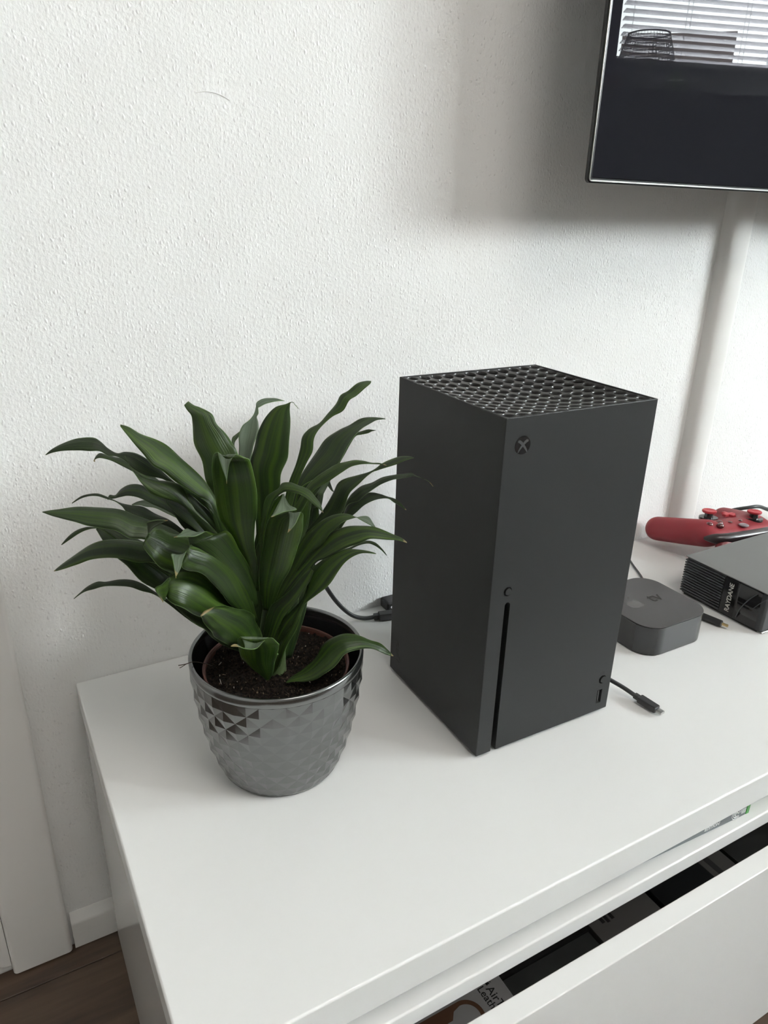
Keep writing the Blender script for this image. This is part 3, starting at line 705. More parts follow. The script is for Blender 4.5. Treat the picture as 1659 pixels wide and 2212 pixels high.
SX, SY = PX - .0012, PY - .0012
pn = thing('houseplant', 'leafy dark green dracaena planted in brown nursery pot inside the planter', 'plant', (SX, SY, .012))
mk('nursery_pot', lathe([(.036, .0125), (.0560, .0955), (.0578, .0958), (.0583, .0966), (.0579, .0972), (.0570, .0972), (.0564, .0966), (.0555, .0900), (.039, .014)], 96, (SX, SY, 0)), M['terracotta'], pn, smooth=50)
random.seed(4)
bm = bmesh.new(); R_ = 34; rings = [[bm.verts.new((SX, SY, .0935))]]
for i in range(1, R_ + 1):
    r_ = .0561 * i / R_
    rg = []
    for k in range(120):
        t = 2 * PI * k / 120; x, y = SX + r_ * math.cos(t), SY + r_ * math.sin(t)
        h = .0930 + .0022 * noise.noise(Vector((x, y, 0)) * 60) + .0022 * noise.noise(Vector((x, y, 5)) * 230) + .0012 * noise.noise(Vector((x, y, 9)) * 520) + .002 * math.exp(-((x - .134) ** 2 + (y + .2) ** 2) / .0004)
        rg.append(bm.verts.new((x, y, h)))
    rings.append(rg)
for k in range(120): bm.faces.new((rings[0][0], rings[1][k], rings[1][(k + 1) % 120]))
for A_, B_ in zip(rings[1:], rings[2:]):
    for k in range(120): bm.faces.new((A_[k], B_[k], B_[(k + 1) % 120], A_[(k + 1) % 120]))
mk('soil', bm, M['soil'], pn, smooth=0)
def crumbs(n, s0, s1, m):
    bm = bmesh.new()
    for i in range(n):
        r_ = .053 * math.sqrt(random.random()); t = random.random() * 2 * PI; s_ = random.uniform(s0, s1)
        q = bmesh.ops.create_icosphere(bm, subdivisions=1, radius=s_)
        E_ = Euler((random.random() * 6, random.random() * 6, random.random() * 6)).to_matrix(); sc = Vector((1, random.uniform(.3, .9), random.uniform(.3, .8)))
        if random.random() < .15: sc.x = 3.0; sc.y = .25; sc.z = .25
        for v in q['verts']:
            v.co = E_ @ Vector((v.co.x * sc.x, v.co.y * sc.y, v.co.z * sc.z)) + Vector((SX + r_ * math.cos(t), SY + r_ * math.sin(t), .0941 + random.uniform(0, .0010)))
    o = mk('soil_crumbs', bm, m, pn); o['kind'] = 'stuff'; return o
crumbs(900, .0004, .0012, M['soil']); crumbs(160, .0004, .0009, M['bark']); crumbs(26, .0004, .0009, M['perl'])
mk('stem', tube([(.1335, -.198, .088), (.134, -.1975, .12), (.135, -.196, .165), (.136, -.194, .20)], lambda t: .0085 - .003 * t, 20), M['stem'], pn, smooth=40)
mk('dry_root', tube([(.0885, -.178, .1000), (.080, -.180, .1065), (.0725, -.184, .1120), (.066, -.1865, .1135), (.0605, -.188, .1150)], .00035, 5, 5), M['root'], pn)
mk('dry_root', tube([(.0665, -.1865, .1134), (.0630, -.186, .1115), (.0615, -.187, .1118)], .0003, 5, 4), M['root'], pn)

# leaf blades: per station the two edge points (x, y, z, x, y, z) in millimetres, base to tip; dry tip, darkening, side, note
LEAVES = [
 ([[143.1,-187.6,216.1,149.1,-189.8,215.9],[149.1,-184.9,229.4,155.5,-187.9,229.4],[155.3,-181.9,244.9,161.3,-185.1,244.2],[161.9,-179.7,256.7,168.6,-183.7,257.0],[166.7,-177.1,267.2,174.0,-183.2,265.8],[169.5,-174.6,275.8,175.7,-181.9,274.0],[175.2,-174.8,281.4,178.8,-180.7,279.2],[183.4,-175.9,285.1,184.7,-179.7,284.8],[190.8,-175.2,291.8,192.4,-180.1,290.5],[197.7,-173.9,298.1,200.4,-181.5,294.2],[202.2,-172.9,303.9,205.7,-181.2,301.2],[208.3,-173.5,306.6,211.7,-181.1,304.4],[216.0,-174.1,312.2,218.3,-180.6,309.0],[222.5,-175.6,313.9,224.0,-179.8,312.3],[225.9,-177.7,313.8,225.7,-178.1,313.4]], 0, 0, 1, 'tall bright leaf reaching up to the right'),
 ([[142.8,-187.5,204.5,148.1,-189.5,204.2],[151.5,-186.0,221.7,157.4,-188.5,221.6],[161.6,-182.3,241.7,168.4,-189.0,242.9],[173.3,-178.4,256.9,181.1,-193.8,251.6],[183.4,-177.1,267.2,190.1,-196.2,258.8],[190.1,-178.2,274.6,197.2,-194.6,270.4],[197.5,-180.9,280.1,204.4,-192.8,277.0],[205.2,-183.3,283.1,211.2,-192.0,281.7],[212.8,-184.9,287.1,217.2,-191.9,284.6],[220.0,-186.7,288.4,223.3,-191.9,287.1],[227.7,-189.1,287.8,228.5,-191.5,287.0],[231.8,-190.7,286.9,231.8,-191.0,286.7]], 0, 0.6, 1, ''),
 ([[169.9,-197.6,238.0,174.5,-199.3,235.6],[190.6,-180.4,252.1,193.2,-185.0,250.0],[208.3,-167.3,264.4,210.9,-172.1,263.1],[219.6,-163.1,269.3,219.1,-165.9,267.7],[226.7,-161.1,269.8,225.5,-163.5,267.6],[233.9,-158.8,269.8,232.7,-161.1,267.2],[238.7,-158.0,268.6,237.3,-159.1,267.7],[242.2,-157.3,267.7,242.2,-157.4,267.5]], 0, 0.3, 1, ''),
 ([[138.3,-211.4,222.5,145.2,-214.0,222.2],[144.5,-212.9,234.4,150.8,-216.9,234.8],[154.8,-215.2,251.6,157.4,-220.9,249.5],[160.9,-216.4,257.5,163.2,-224.2,254.7],[167.4,-218.5,262.8,169.3,-226.8,259.2],[174.2,-221.3,267.3,176.3,-229.1,263.8],[180.2,-224.3,269.1,182.5,-230.7,267.8],[186.8,-227.3,271.0,188.1,-232.2,269.0],[192.2,-230.0,270.6,193.4,-233.6,269.0],[197.3,-232.6,269.1,196.9,-234.1,268.7],[201.9,-234.7,268.9,201.5,-235.5,268.1],[205.0,-236.0,268.1,204.4,-236.5,267.5],[207.2,-237.0,267.2,207.1,-237.2,267.0]], 0.6, 0.22, 1, ''),
 ([[150.6,-190.4,196.2,157.2,-192.9,191.9],[159.4,-192.0,203.8,164.9,-197.4,201.7],[169.1,-195.2,214.2,175.6,-201.8,214.8],[176.5,-196.5,223.5,185.7,-207.1,221.9],[184.0,-197.4,236.4,188.9,-210.2,231.7],[188.0,-198.9,243.9,191.8,-211.2,239.9],[192.7,-202.3,248.2,198.1,-212.0,245.9],[200.5,-207.1,251.4,204.2,-212.3,250.6],[207.3,-210.8,253.8,209.3,-213.1,254.1],[212.1,-212.3,256.2,212.2,-214.4,255.3],[216.8,-213.1,259.5,218.0,-217.6,257.7],[223.4,-215.0,262.8,225.0,-220.8,260.3],[229.9,-217.7,265.0,231.1,-222.7,262.8],[235.4,-220.8,265.1,235.9,-223.5,264.0],[238.6,-223.1,264.4,238.5,-223.3,264.3]], 0, 0.5, 1, ''),
 ([[169.5,-197.5,199.2,174.9,-199.5,196.6],[180.7,-200.9,211.1,185.0,-205.3,210.4],[193.0,-205.0,232.2,189.8,-209.1,228.8],[197.3,-205.9,237.9,196.9,-213.1,232.9],[202.6,-207.9,242.7,201.0,-215.1,237.0],[210.3,-211.6,245.3,206.3,-216.9,240.9],[217.2,-215.1,249.5,213.0,-219.2,245.9],[225.6,-218.9,251.8,220.6,-222.0,249.0],[231.2,-221.8,252.4,227.4,-224.3,250.0],[236.1,-224.6,253.0,234.7,-226.5,251.1],[238.5,-226.4,251.5,238.0,-227.2,251.3],[243.1,-228.6,249.5,242.9,-228.9,249.2],[247.8,-230.6,246.9,247.7,-230.9,246.7],[251.3,-232.2,242.5,251.2,-232.3,242.4]], 1, 0.7, 1, ''),
 ([[169.5,-197.4,195.3,176.3,-200.0,192.5],[180.3,-198.3,207.0,183.6,-204.8,205.0],[191.3,-200.6,220.0,190.1,-207.9,215.9],[196.3,-201.8,227.8,196.1,-210.1,221.9],[203.7,-204.6,232.1,202.4,-211.9,227.6],[210.3,-207.5,235.6,210.3,-213.7,231.4],[217.4,-210.9,234.6,216.3,-214.7,232.4],[222.1,-213.1,232.8,222.1,-216.0,231.8],[227.7,-215.1,230.5,226.1,-217.2,228.4],[232.6,-217.1,226.5,231.0,-218.4,225.0],[236.3,-219.0,221.3,236.0,-219.3,221.0]], 0.5, 0.8, 1, ''),
 ([[168.5,-197.1,226.6,173.8,-199.1,227.2],[179.7,-179.4,234.0,185.7,-180.3,234.9],[188.3,-171.1,237.8,193.1,-171.4,237.9],[193.0,-167.1,231.7,196.5,-166.8,232.3],[199.4,-161.5,223.6,201.2,-160.8,224.3],[203.2,-158.9,220.6,203.3,-158.8,220.7]], 0, 0.4, 1, ''),
 ([[156.4,-192.6,221.0,156.4,-192.6,218.7],[169.7,-179.6,216.9,169.1,-181.1,215.0],[176.3,-173.9,213.8,175.4,-175.7,212.4],[182.7,-168.6,210.3,182.0,-169.9,208.9],[188.5,-163.9,205.2,188.4,-164.0,205.1]], 0, 0.4, 1, ''),
 ([[127.9,-207.5,163.4,137.1,-211.0,162.8],[136.1,-213.0,183.9,147.7,-215.9,186.4],[145.2,-215.7,203.9,155.7,-222.5,202.3],[150.9,-216.7,213.7,162.3,-227.9,212.2],[157.4,-219.0,220.8,165.5,-230.6,219.4],[165.1,-222.1,228.0,168.9,-233.0,224.1],[172.2,-226.1,231.7,174.0,-234.7,228.3],[179.0,-230.8,232.5,178.9,-235.5,230.0],[183.2,-234.5,231.3,183.0,-235.6,230.4],[186.1,-237.7,229.4,188.4,-236.2,231.0],[190.1,-240.4,226.7,193.1,-237.6,230.3],[194.1,-241.7,223.9,195.9,-239.7,225.3],[197.7,-242.4,219.7,198.3,-242.1,219.9]], 0.8, 0.22, 1, ''),
 ([[131.9,-209.0,167.1,139.7,-212.0,164.2],[142.9,-214.7,184.6,150.0,-220.9,182.7],[152.2,-219.7,195.7,156.7,-226.7,196.6],[160.3,-222.3,206.5,161.6,-232.5,201.6],[167.5,-224.7,216.3,169.4,-239.7,208.2],[174.8,-228.5,220.5,174.9,-243.7,212.9],[181.1,-232.7,223.7,181.5,-247.0,215.9],[188.1,-237.7,224.6,187.6,-249.7,218.5],[194.5,-242.5,224.0,193.9,-252.3,218.4],[200.5,-247.1,222.0,199.6,-254.4,217.9],[205.9,-251.6,219.8,205.4,-256.5,217.3],[210.7,-255.5,217.6,209.5,-257.8,215.9],[213.6,-258.5,214.7,213.3,-258.9,214.4]], 0.7, 0.22, 1, ''),
 ([[162.7,-194.9,173.4,166.8,-196.4,169.1],[178.1,-196.9,183.2,181.0,-201.0,181.9],[189.0,-199.6,187.8,189.8,-203.0,186.6],[196.9,-202.0,190.4,196.7,-204.1,189.9],[204.2,-203.8,193.8,203.3,-205.6,192.4],[210.9,-205.4,194.6,209.5,-207.3,193.2],[216.8,-207.1,192.2,214.1,-208.2,191.3],[221.3,-208.5,187.3,219.7,-209.1,186.9],[225.0,-209.8,181.7,223.9,-209.5,182.0],[225.6,-209.9,180.3,225.4,-209.8,180.3]], 0, 0.4, 1, ''),
 ([[121.4,-205.1,94.9,127.6,-207.4,97.4],[127.1,-207.1,105.1,130.2,-211.6,105.0],[132.2,-211.4,126.2,135.0,-217.2,125.0],[138.8,-217.6,142.8,142.1,-221.9,142.3],[143.7,-223.1,158.9,146.5,-225.4,160.3],[147.4,-224.6,168.5,147.8,-228.6,166.9],[149.9,-224.4,175.8,152.9,-234.5,174.5],[152.6,-225.5,186.6,159.3,-240.5,183.6],[158.1,-230.2,197.1,165.5,-244.8,195.6],[165.8,-236.3,205.3,170.8,-247.6,203.9],[172.4,-241.3,209.7,176.2,-250.1,208.5],[178.4,-245.8,211.2,181.1,-252.2,210.4],[185.0,-250.6,210.8,186.1,-254.4,210.1],[188.7,-253.6,210.0,188.4,-255.0,209.5],[190.3,-255.3,209.3,190.2,-255.5,209.1]], 0, 0.22, 1, ''),
 ([[123.0,-201.4,100.0,129.3,-203.8,104.4],[125.0,-204.2,110.8,131.4,-205.7,113.7],[130.9,-206.5,132.4,132.9,-212.0,128.3],[134.4,-208.3,144.5,139.2,-218.7,143.3],[139.4,-212.4,151.8,142.7,-220.9,150.8],[144.5,-217.1,159.3,146.0,-222.6,159.0],[147.9,-220.6,166.9,147.4,-223.5,165.3],[149.7,-223.4,174.4,149.4,-225.0,173.6]], 0, 0.22, 1, ''),
 ([[118.6,-204.1,122.2,128.5,-207.7,125.3],[121.7,-209.2,142.9,131.8,-213.9,144.5],[125.4,-212.4,160.9,136.0,-221.3,159.1],[132.7,-217.7,169.6,140.7,-226.4,168.5],[138.1,-223.3,178.1,145.2,-230.0,178.8],[143.7,-228.3,188.7,148.6,-234.0,187.6],[149.2,-233.0,197.2,150.0,-236.7,196.1]], 0, 0.2, 1, ''),
 ([[113.5,-202.2,172.6,120.4,-204.7,172.2],[109.2,-205.4,199.6,117.6,-211.1,198.7],[102.8,-207.2,215.9,115.1,-213.9,214.6],[95.0,-209.6,231.4,115.4,-217.1,232.7],[92.6,-210.2,238.2,116.1,-218.9,237.8],[89.4,-213.1,256.2,115.5,-223.5,254.3],[87.7,-216.5,271.1,113.2,-226.7,269.4],[85.8,-225.7,284.0,107.9,-234.8,281.9],[85.5,-230.9,289.2,104.5,-238.8,286.3],[87.3,-234.0,290.9,99.2,-238.8,289.9],[87.6,-235.3,287.7,96.1,-238.1,289.0],[88.6,-237.7,281.7,93.0,-238.6,284.6],[89.5,-239.9,276.7,91.0,-240.0,278.2],[89.6,-241.3,272.9,89.8,-241.4,272.9]], 0.4, 0, 1, 'bright upright leaf with a pale folded tip'),
 ([[101.3,-172.0,205.3,109.3,-175.0,204.9],[100.6,-166.5,236.9,116.0,-171.7,236.1],[97.2,-164.3,249.8,121.4,-169.6,251.1],[96.5,-162.2,262.7,121.9,-166.7,265.7],[93.1,-157.7,273.9,119.1,-165.0,273.8],[93.2,-154.8,281.8,114.5,-163.0,282.1],[93.8,-153.3,290.1,109.7,-160.0,288.7],[93.5,-153.0,294.9,107.4,-156.9,295.6],[91.4,-151.9,298.3,100.6,-152.2,300.1],[90.2,-150.8,300.9,97.0,-150.1,301.6],[89.8,-150.4,302.5,93.6,-147.9,304.3]], 0, 0.22, 1, ''),
 ([[127.0,-181.6,183.0,134.1,-184.2,182.7],[127.8,-181.9,204.0,136.3,-185.6,203.9],[127.8,-182.0,221.1,140.8,-187.7,220.9],[126.2,-180.4,244.0,144.6,-190.9,244.7],[127.1,-178.3,261.4,144.8,-193.8,257.2],[129.7,-178.8,272.6,149.0,-196.2,268.8],[131.7,-181.6,283.1,151.1,-195.3,280.7],[135.1,-185.3,293.8,152.7,-193.9,293.7],[139.1,-187.8,300.3,152.8,-193.1,300.8],[144.0,-189.9,304.8,152.9,-193.1,304.4],[150.0,-192.3,306.6,153.4,-193.2,307.3],[153.9,-193.7,308.1,155.0,-194.0,307.7],[156.6,-194.7,305.9,156.3,-194.6,306.2],[158.5,-195.4,303.4,158.3,-195.5,303.3]], 0, 0.22, 1, ''),
 ([[117.5,-178.0,231.5,124.3,-180.6,231.3],[120.1,-172.1,242.2,126.3,-176.3,242.7],[123.5,-163.0,261.7,130.3,-169.1,258.7],[125.3,-159.5,270.2,135.1,-164.3,270.3],[126.5,-157.2,277.8,140.6,-160.3,278.9],[130.1,-155.6,284.0,142.1,-156.9,285.3],[135.9,-155.2,287.7,141.8,-154.9,289.0],[139.9,-153.8,291.4,143.4,-154.4,291.5],[142.5,-151.5,295.7,143.8,-153.4,295.4],[144.1,-150.0,299.1,144.7,-153.6,296.0],[149.2,-149.2,300.9,149.5,-153.3,298.0],[154.6,-149.1,300.9,155.1,-152.7,298.6],[159.1,-149.3,300.3,159.4,-151.9,298.5],[163.0,-149.8,299.1,162.5,-150.9,298.2],[165.9,-150.1,297.9,165.8,-150.3,297.8]], 0, 0.22, 0, ''),
 ([[116.2,-177.5,251.2,120.6,-179.2,251.0],[121.6,-157.0,260.2,125.3,-159.6,260.5],[126.0,-140.9,269.6,126.9,-144.1,266.4],[130.9,-135.0,271.3,131.9,-138.7,270.2],[136.8,-131.9,273.5,135.2,-134.1,270.6],[139.8,-129.1,274.1,139.0,-130.2,273.1]], 0, 0.22, 1, ''),
 ([[111.0,-201.2,200.7,103.3,-198.4,196.6],[105.6,-195.7,221.5,96.9,-197.0,219.4],[96.7,-189.7,244.8,91.8,-195.0,243.3],[92.2,-185.7,255.0,83.4,-192.9,248.6],[85.6,-180.9,263.2,73.4,-190.0,257.4],[78.2,-176.4,273.0,63.8,-186.5,267.0],[71.2,-173.1,280.2,56.8,-183.4,271.7],[63.2,-171.0,285.8,52.9,-179.8,279.5],[54.4,-169.3,290.7,48.3,-175.4,286.2],[47.9,-168.1,295.5,44.3,-171.6,292.6],[42.3,-167.5,297.9,41.9,-168.5,297.0]], 0, 0, 0, 'broad glossy leaf slanting up to the left'),
 ([[114.8,-189.8,199.5,109.3,-187.8,195.2],[101.4,-183.4,221.9,93.9,-183.4,220.7],[84.3,-177.1,242.5,78.5,-177.6,241.1],[73.0,-172.8,254.6,67.5,-173.6,256.1],[61.8,-166.4,266.6,54.9,-171.1,260.9],[52.2,-161.7,274.3,47.5,-169.4,266.4],[44.5,-160.3,276.7,42.9,-166.2,272.1],[39.4,-159.6,276.2,37.9,-163.2,275.0],[34.4,-157.4,279.4,33.2,-161.7,275.6],[30.3,-154.8,283.9,28.0,-160.8,279.2],[25.9,-152.5,286.6,21.9,-159.3,279.7],[15.7,-149.1,286.3,16.0,-156.7,280.4],[6.5,-146.9,283.5,6.8,-152.0,279.9],[-0.0,-145.7,280.1,0.1,-148.3,278.4],[-4.3,-145.2,276.6,-4.3,-145.5,276.4]], 0, 0.6, 0, ''),
 ([[107.4,-174.3,203.6,103.4,-172.7,199.2],[94.4,-165.1,220.6,89.8,-166.3,220.2],[71.2,-151.0,244.3,66.1,-154.6,241.1],[60.3,-144.2,255.8,57.0,-150.1,251.3],[51.7,-139.8,262.4,51.2,-146.7,256.2],[45.5,-137.2,264.6,44.1,-142.2,260.9],[38.6,-134.3,266.8,38.3,-138.4,264.3],[32.4,-131.5,268.9,33.0,-135.2,265.8],[29.3,-130.8,267.0,30.3,-133.0,265.7],[27.3,-130.5,263.7,28.3,-131.1,264.3],[27.4,-130.3,262.8,28.0,-130.9,262.7]], 0.5, 0.7, 0, ''),
 ([[110.8,-201.1,196.2,105.3,-199.1,192.0],[100.4,-197.1,210.0,93.0,-194.7,210.5],[91.0,-194.0,225.3,85.2,-191.4,223.7],[82.7,-191.9,235.4,75.8,-186.8,238.1],[78.9,-188.6,244.1,68.8,-186.1,244.9],[76.2,-183.6,252.7,61.2,-187.3,248.7],[69.2,-179.7,257.3,54.5,-186.0,253.0],[59.2,-177.8,259.8,50.5,-182.7,257.8],[52.1,-177.4,262.2,48.2,-179.6,261.5],[46.7,-176.7,266.0,46.4,-177.6,265.9],[44.4,-176.2,270.5,44.0,-176.3,270.5],[41.8,-175.3,278.5,41.6,-175.4,278.4]], 0, 0.22, 0, ''),
 ([[118.1,-178.3,184.5,112.4,-176.1,180.1],[104.9,-168.4,201.7,91.7,-169.5,200.3],[87.7,-158.8,219.5,79.1,-164.7,214.4],[77.4,-153.9,229.4,73.3,-161.6,224.0],[69.1,-150.2,235.6,65.9,-157.9,230.1],[62.3,-146.7,240.8,58.3,-154.6,234.5],[55.5,-143.5,245.1,51.5,-151.4,238.3],[48.2,-140.8,245.2,44.7,-147.6,239.8],[41.9,-139.2,242.4,39.8,-144.1,238.4],[37.8,-138.4,238.4,37.0,-141.7,237.1],[34.1,-137.3,238.7,33.8,-139.6,236.1],[32.3,-137.2,235.9,32.2,-138.0,235.3]], 0, 0.8, 0, ''),
 ([[117.9,-178.2,179.8,112.2,-176.0,175.3],[99.2,-170.5,189.9,91.4,-167.9,190.4],[85.1,-163.9,203.8,80.7,-164.4,203.1],[78.4,-160.2,211.8,72.2,-161.9,211.0],[70.3,-156.1,219.9,61.6,-158.4,218.8],[62.0,-151.9,224.6,53.0,-155.8,222.9],[54.5,-148.5,229.6,46.1,-153.3,226.8],[47.1,-146.7,231.5,42.2,-150.7,229.1],[40.6,-145.6,234.0,40.0,-148.2,232.9],[35.7,-144.3,237.0,36.1,-146.0,236.4],[31.7,-142.6,239.4,31.0,-143.9,238.3],[26.3,-140.3,241.9,25.5,-141.8,240.6],[20.6,-138.1,241.8,19.9,-139.6,240.8],[14.7,-135.9,240.1,14.5,-137.2,238.9],[8.6,-133.9,235.6,8.7,-134.5,235.2]], 0, 0.9, 0, ''),
 ([[103.6,-172.8,203.8,99.7,-171.4,202.2],[91.8,-157.1,210.8,89.0,-157.4,209.6],[78.8,-140.9,215.7,75.4,-141.0,216.4],[70.2,-129.5,220.8,66.5,-130.9,220.0],[63.9,-121.6,223.5,60.4,-124.7,220.3],[58.1,-116.9,222.5,57.2,-119.9,220.1],[52.8,-112.8,219.2,52.9,-113.8,218.6]], 0, 0.22, 1, ''),
 ([[110.0,-200.8,178.0,104.5,-198.8,173.7],[96.2,-192.9,186.7,83.3,-194.6,185.9],[79.7,-184.5,209.0,65.8,-191.3,206.0],[66.4,-178.7,222.3,55.6,-189.1,215.8],[54.3,-173.8,229.1,46.1,-186.4,220.7],[44.1,-169.8,233.3,37.1,-183.7,222.0],[35.3,-167.2,237.7,29.6,-180.7,228.5],[26.5,-164.6,240.2,21.7,-177.5,230.7],[17.6,-162.1,241.4,12.5,-173.7,232.3],[8.5,-160.4,241.9,5.6,-169.9,235.0],[-0.5,-159.0,241.6,-1.9,-165.4,237.4],[-7.4,-158.2,241.7,-8.1,-161.6,239.3],[-12.5,-158.0,241.5,-12.4,-158.7,241.1]], 0, 0.4, 0, 'long glossy leaf pointing left'),
 ([[75.5,-162.3,182.1,67.2,-159.2,173.1],[55.6,-148.1,198.7,46.0,-152.9,193.6],[38.3,-140.1,210.7,37.0,-147.8,204.2],[27.5,-137.1,214.7,26.9,-140.5,214.0],[21.3,-135.2,214.9,21.0,-136.7,214.5],[15.9,-132.3,214.6,15.0,-134.2,213.0],[9.2,-128.9,211.9,9.7,-131.9,210.1],[3.6,-126.5,207.5,4.1,-128.9,205.6],[-2.0,-124.7,200.9,-1.6,-125.2,200.8]], 0, 0.5, 0, ''),
 ([[120.2,-179.0,140.6,111.7,-175.9,131.1],[90.4,-161.9,149.5,79.6,-168.1,145.6],[73.0,-151.3,168.1,60.9,-164.0,162.7],[63.4,-145.2,186.6,46.6,-160.2,175.6],[52.8,-141.1,196.4,36.9,-156.0,188.7],[43.4,-139.4,204.0,30.1,-151.0,197.1],[33.2,-138.4,211.0,24.5,-145.5,207.5],[22.8,-138.3,216.1,21.5,-140.1,214.9]], 0, 0.3, 0, ''),
 ([[116.7,-190.5,152.4,112.3,-188.9,142.9],[98.6,-180.5,161.6,89.0,-183.4,160.6],[81.5,-171.7,185.0,71.0,-179.1,181.5],[67.6,-165.4,196.2,62.3,-177.0,187.6],[56.4,-160.7,203.8,52.7,-173.9,196.0],[48.7,-157.4,207.1,42.6,-170.6,197.4],[39.4,-153.9,209.4,32.9,-167.0,200.3],[27.7,-150.3,209.5,23.1,-162.6,201.1],[17.3,-147.1,207.0,12.5,-157.9,200.3],[8.8,-144.8,202.9,3.7,-153.8,196.5],[0.8,-143.3,197.5,-2.9,-149.8,193.1],[-6.5,-142.6,192.4,-7.8,-146.0,190.8],[-10.6,-142.8,189.6,-10.5,-143.2,189.5]], 0.3, 0.5, 0, ''),
 ([[119.3,-178.7,120.4,114.8,-177.0,110.4],[88.2,-165.6,134.0,83.0,-167.7,131.5],[65.9,-157.8,153.6,63.4,-160.7,152.8],[55.0,-154.1,162.7,54.1,-157.3,161.8],[48.0,-150.9,169.0,45.9,-155.1,165.6],[40.9,-147.9,173.0,38.7,-153.0,169.6],[32.6,-145.2,174.0,30.6,-149.8,170.9],[23.4,-142.1,172.5,21.0,-146.2,171.3],[17.5,-139.9,172.9,14.1,-143.8,169.5],[10.4,-138.0,169.9,8.8,-141.3,167.9],[4.4,-137.0,165.2,4.9,-138.8,165.1],[0.0,-136.1,161.2,0.2,-136.5,161.0]], 0, 0.8, 0, ''),
 ([[117.1,-203.5,159.7,112.2,-201.7,157.4],[107.6,-199.3,172.6,98.0,-205.0,171.1],[94.8,-196.1,194.6,79.8,-207.8,187.5],[82.1,-193.2,210.4,66.7,-210.3,199.5],[73.4,-191.2,219.1,58.5,-211.5,204.3],[64.1,-190.8,224.2,49.8,-210.8,209.7],[57.2,-192.8,228.9,44.4,-208.9,217.4],[51.8,-196.6,230.8,41.5,-205.3,224.6],[47.7,-199.7,230.6,43.6,-202.2,227.3],[46.4,-201.8,232.4,47.2,-202.8,232.3],[44.9,-209.6,242.6,48.3,-211.7,238.5],[45.7,-215.0,245.5,50.5,-217.7,242.9],[49.9,-219.4,247.5,52.5,-221.0,245.6],[55.5,-223.1,247.6,55.2,-223.1,247.1]], 0.4, 0, 0, 'broad leaf with its tip folded back up'),
 ([[119.2,-204.3,159.5,115.0,-202.7,157.2],[116.2,-206.8,182.5,102.7,-210.4,180.8],[108.7,-209.5,203.9,88.9,-216.2,201.0],[102.0,-212.0,218.1,78.3,-219.6,215.6],[96.3,-214.8,228.7,69.7,-220.7,223.8],[87.6,-217.0,229.0,68.3,-219.6,227.3],[82.0,-220.3,232.8,68.4,-217.9,231.0],[78.8,-222.2,234.4,69.3,-218.1,236.7],[70.3,-229.0,235.5,64.4,-225.7,239.9],[61.7,-232.6,238.2,60.3,-231.4,240.5],[55.9,-234.0,239.8,55.9,-234.0,239.5]], 0.5, 0, 0, ''),
 ([[118.7,-204.1,146.6,113.1,-202.0,144.4],[111.5,-206.5,176.8,93.8,-213.6,173.2],[102.6,-209.1,198.0,83.2,-221.5,193.2],[91.0,-212.0,213.8,72.4,-226.2,207.1],[82.6,-213.5,221.5,64.1,-228.5,212.3],[76.8,-215.2,225.1,60.9,-228.9,215.7],[71.9,-218.3,226.0,62.7,-227.2,219.3],[68.6,-221.9,226.4,63.2,-224.2,220.8],[64.5,-224.9,223.0,59.1,-223.1,222.3],[60.7,-233.1,223.1,54.0,-229.7,226.5],[57.2,-239.3,220.2,53.1,-236.9,224.2],[52.4,-243.3,216.3,52.6,-243.5,216.1]], 0.8, 0, 0, ''),
 ([[119.8,-204.5,137.8,113.9,-202.3,131.2],[107.7,-201.0,154.8,94.6,-211.2,145.9],[99.3,-200.8,168.7,82.5,-217.1,160.8],[90.7,-201.9,182.1,71.3,-221.1,171.6],[82.3,-203.3,193.5,61.4,-224.4,180.7],[72.4,-205.2,201.0,54.7,-226.1,187.5],[63.1,-209.5,203.9,50.9,-224.1,191.6],[55.3,-214.6,203.4,50.0,-220.5,192.3],[53.3,-217.4,202.9,50.0,-218.8,190.4],[47.3,-224.4,203.9,47.5,-226.8,193.4],[42.0,-228.5,204.3,46.1,-231.8,196.6],[42.9,-232.4,200.7,45.5,-234.3,197.0],[44.8,-235.2,196.8,45.0,-235.3,196.6]], 0.6, 0, 0, 'broad olive leaf with a folded grey tip'),
 ([[121.9,-205.3,118.0,116.8,-203.4,113.0],[120.1,-207.6,132.4,102.7,-212.3,133.5],[116.4,-207.5,148.2,89.8,-220.8,143.4],[110.2,-210.0,159.7,79.9,-226.5,155.2],[100.6,-214.6,166.7,74.4,-228.3,165.0],[89.7,-220.0,174.7,70.8,-229.5,173.8],[80.2,-223.3,177.8,69.5,-229.8,176.7],[75.1,-226.0,177.1,70.2,-228.9,176.8]], 1, 0, 0, 'short blunt olive leaf with a brown edge'),
 ([[119.8,-213.1,98.5,122.1,-213.9,98.3],[112.7,-214.0,108.1,123.7,-218.4,107.4],[102.4,-216.8,122.4,124.0,-224.5,123.2],[97.5,-220.3,136.9,124.6,-231.1,137.0],[96.3,-222.1,144.5,122.5,-234.3,143.9],[96.2,-224.4,149.4,118.7,-235.1,149.2],[97.4,-226.2,150.8,115.1,-233.9,149.2],[98.5,-229.1,147.9,112.0,-234.6,147.1],[96.2,-238.7,148.8,104.1,-242.0,148.4],[91.9,-244.8,154.4,94.7,-246.3,152.9],[86.7,-247.9,160.2,88.4,-249.0,157.9],[83.2,-249.5,160.7,83.4,-249.7,160.2]], 1.6, 0, 1, 'short front leaf with a dry brown tip'),
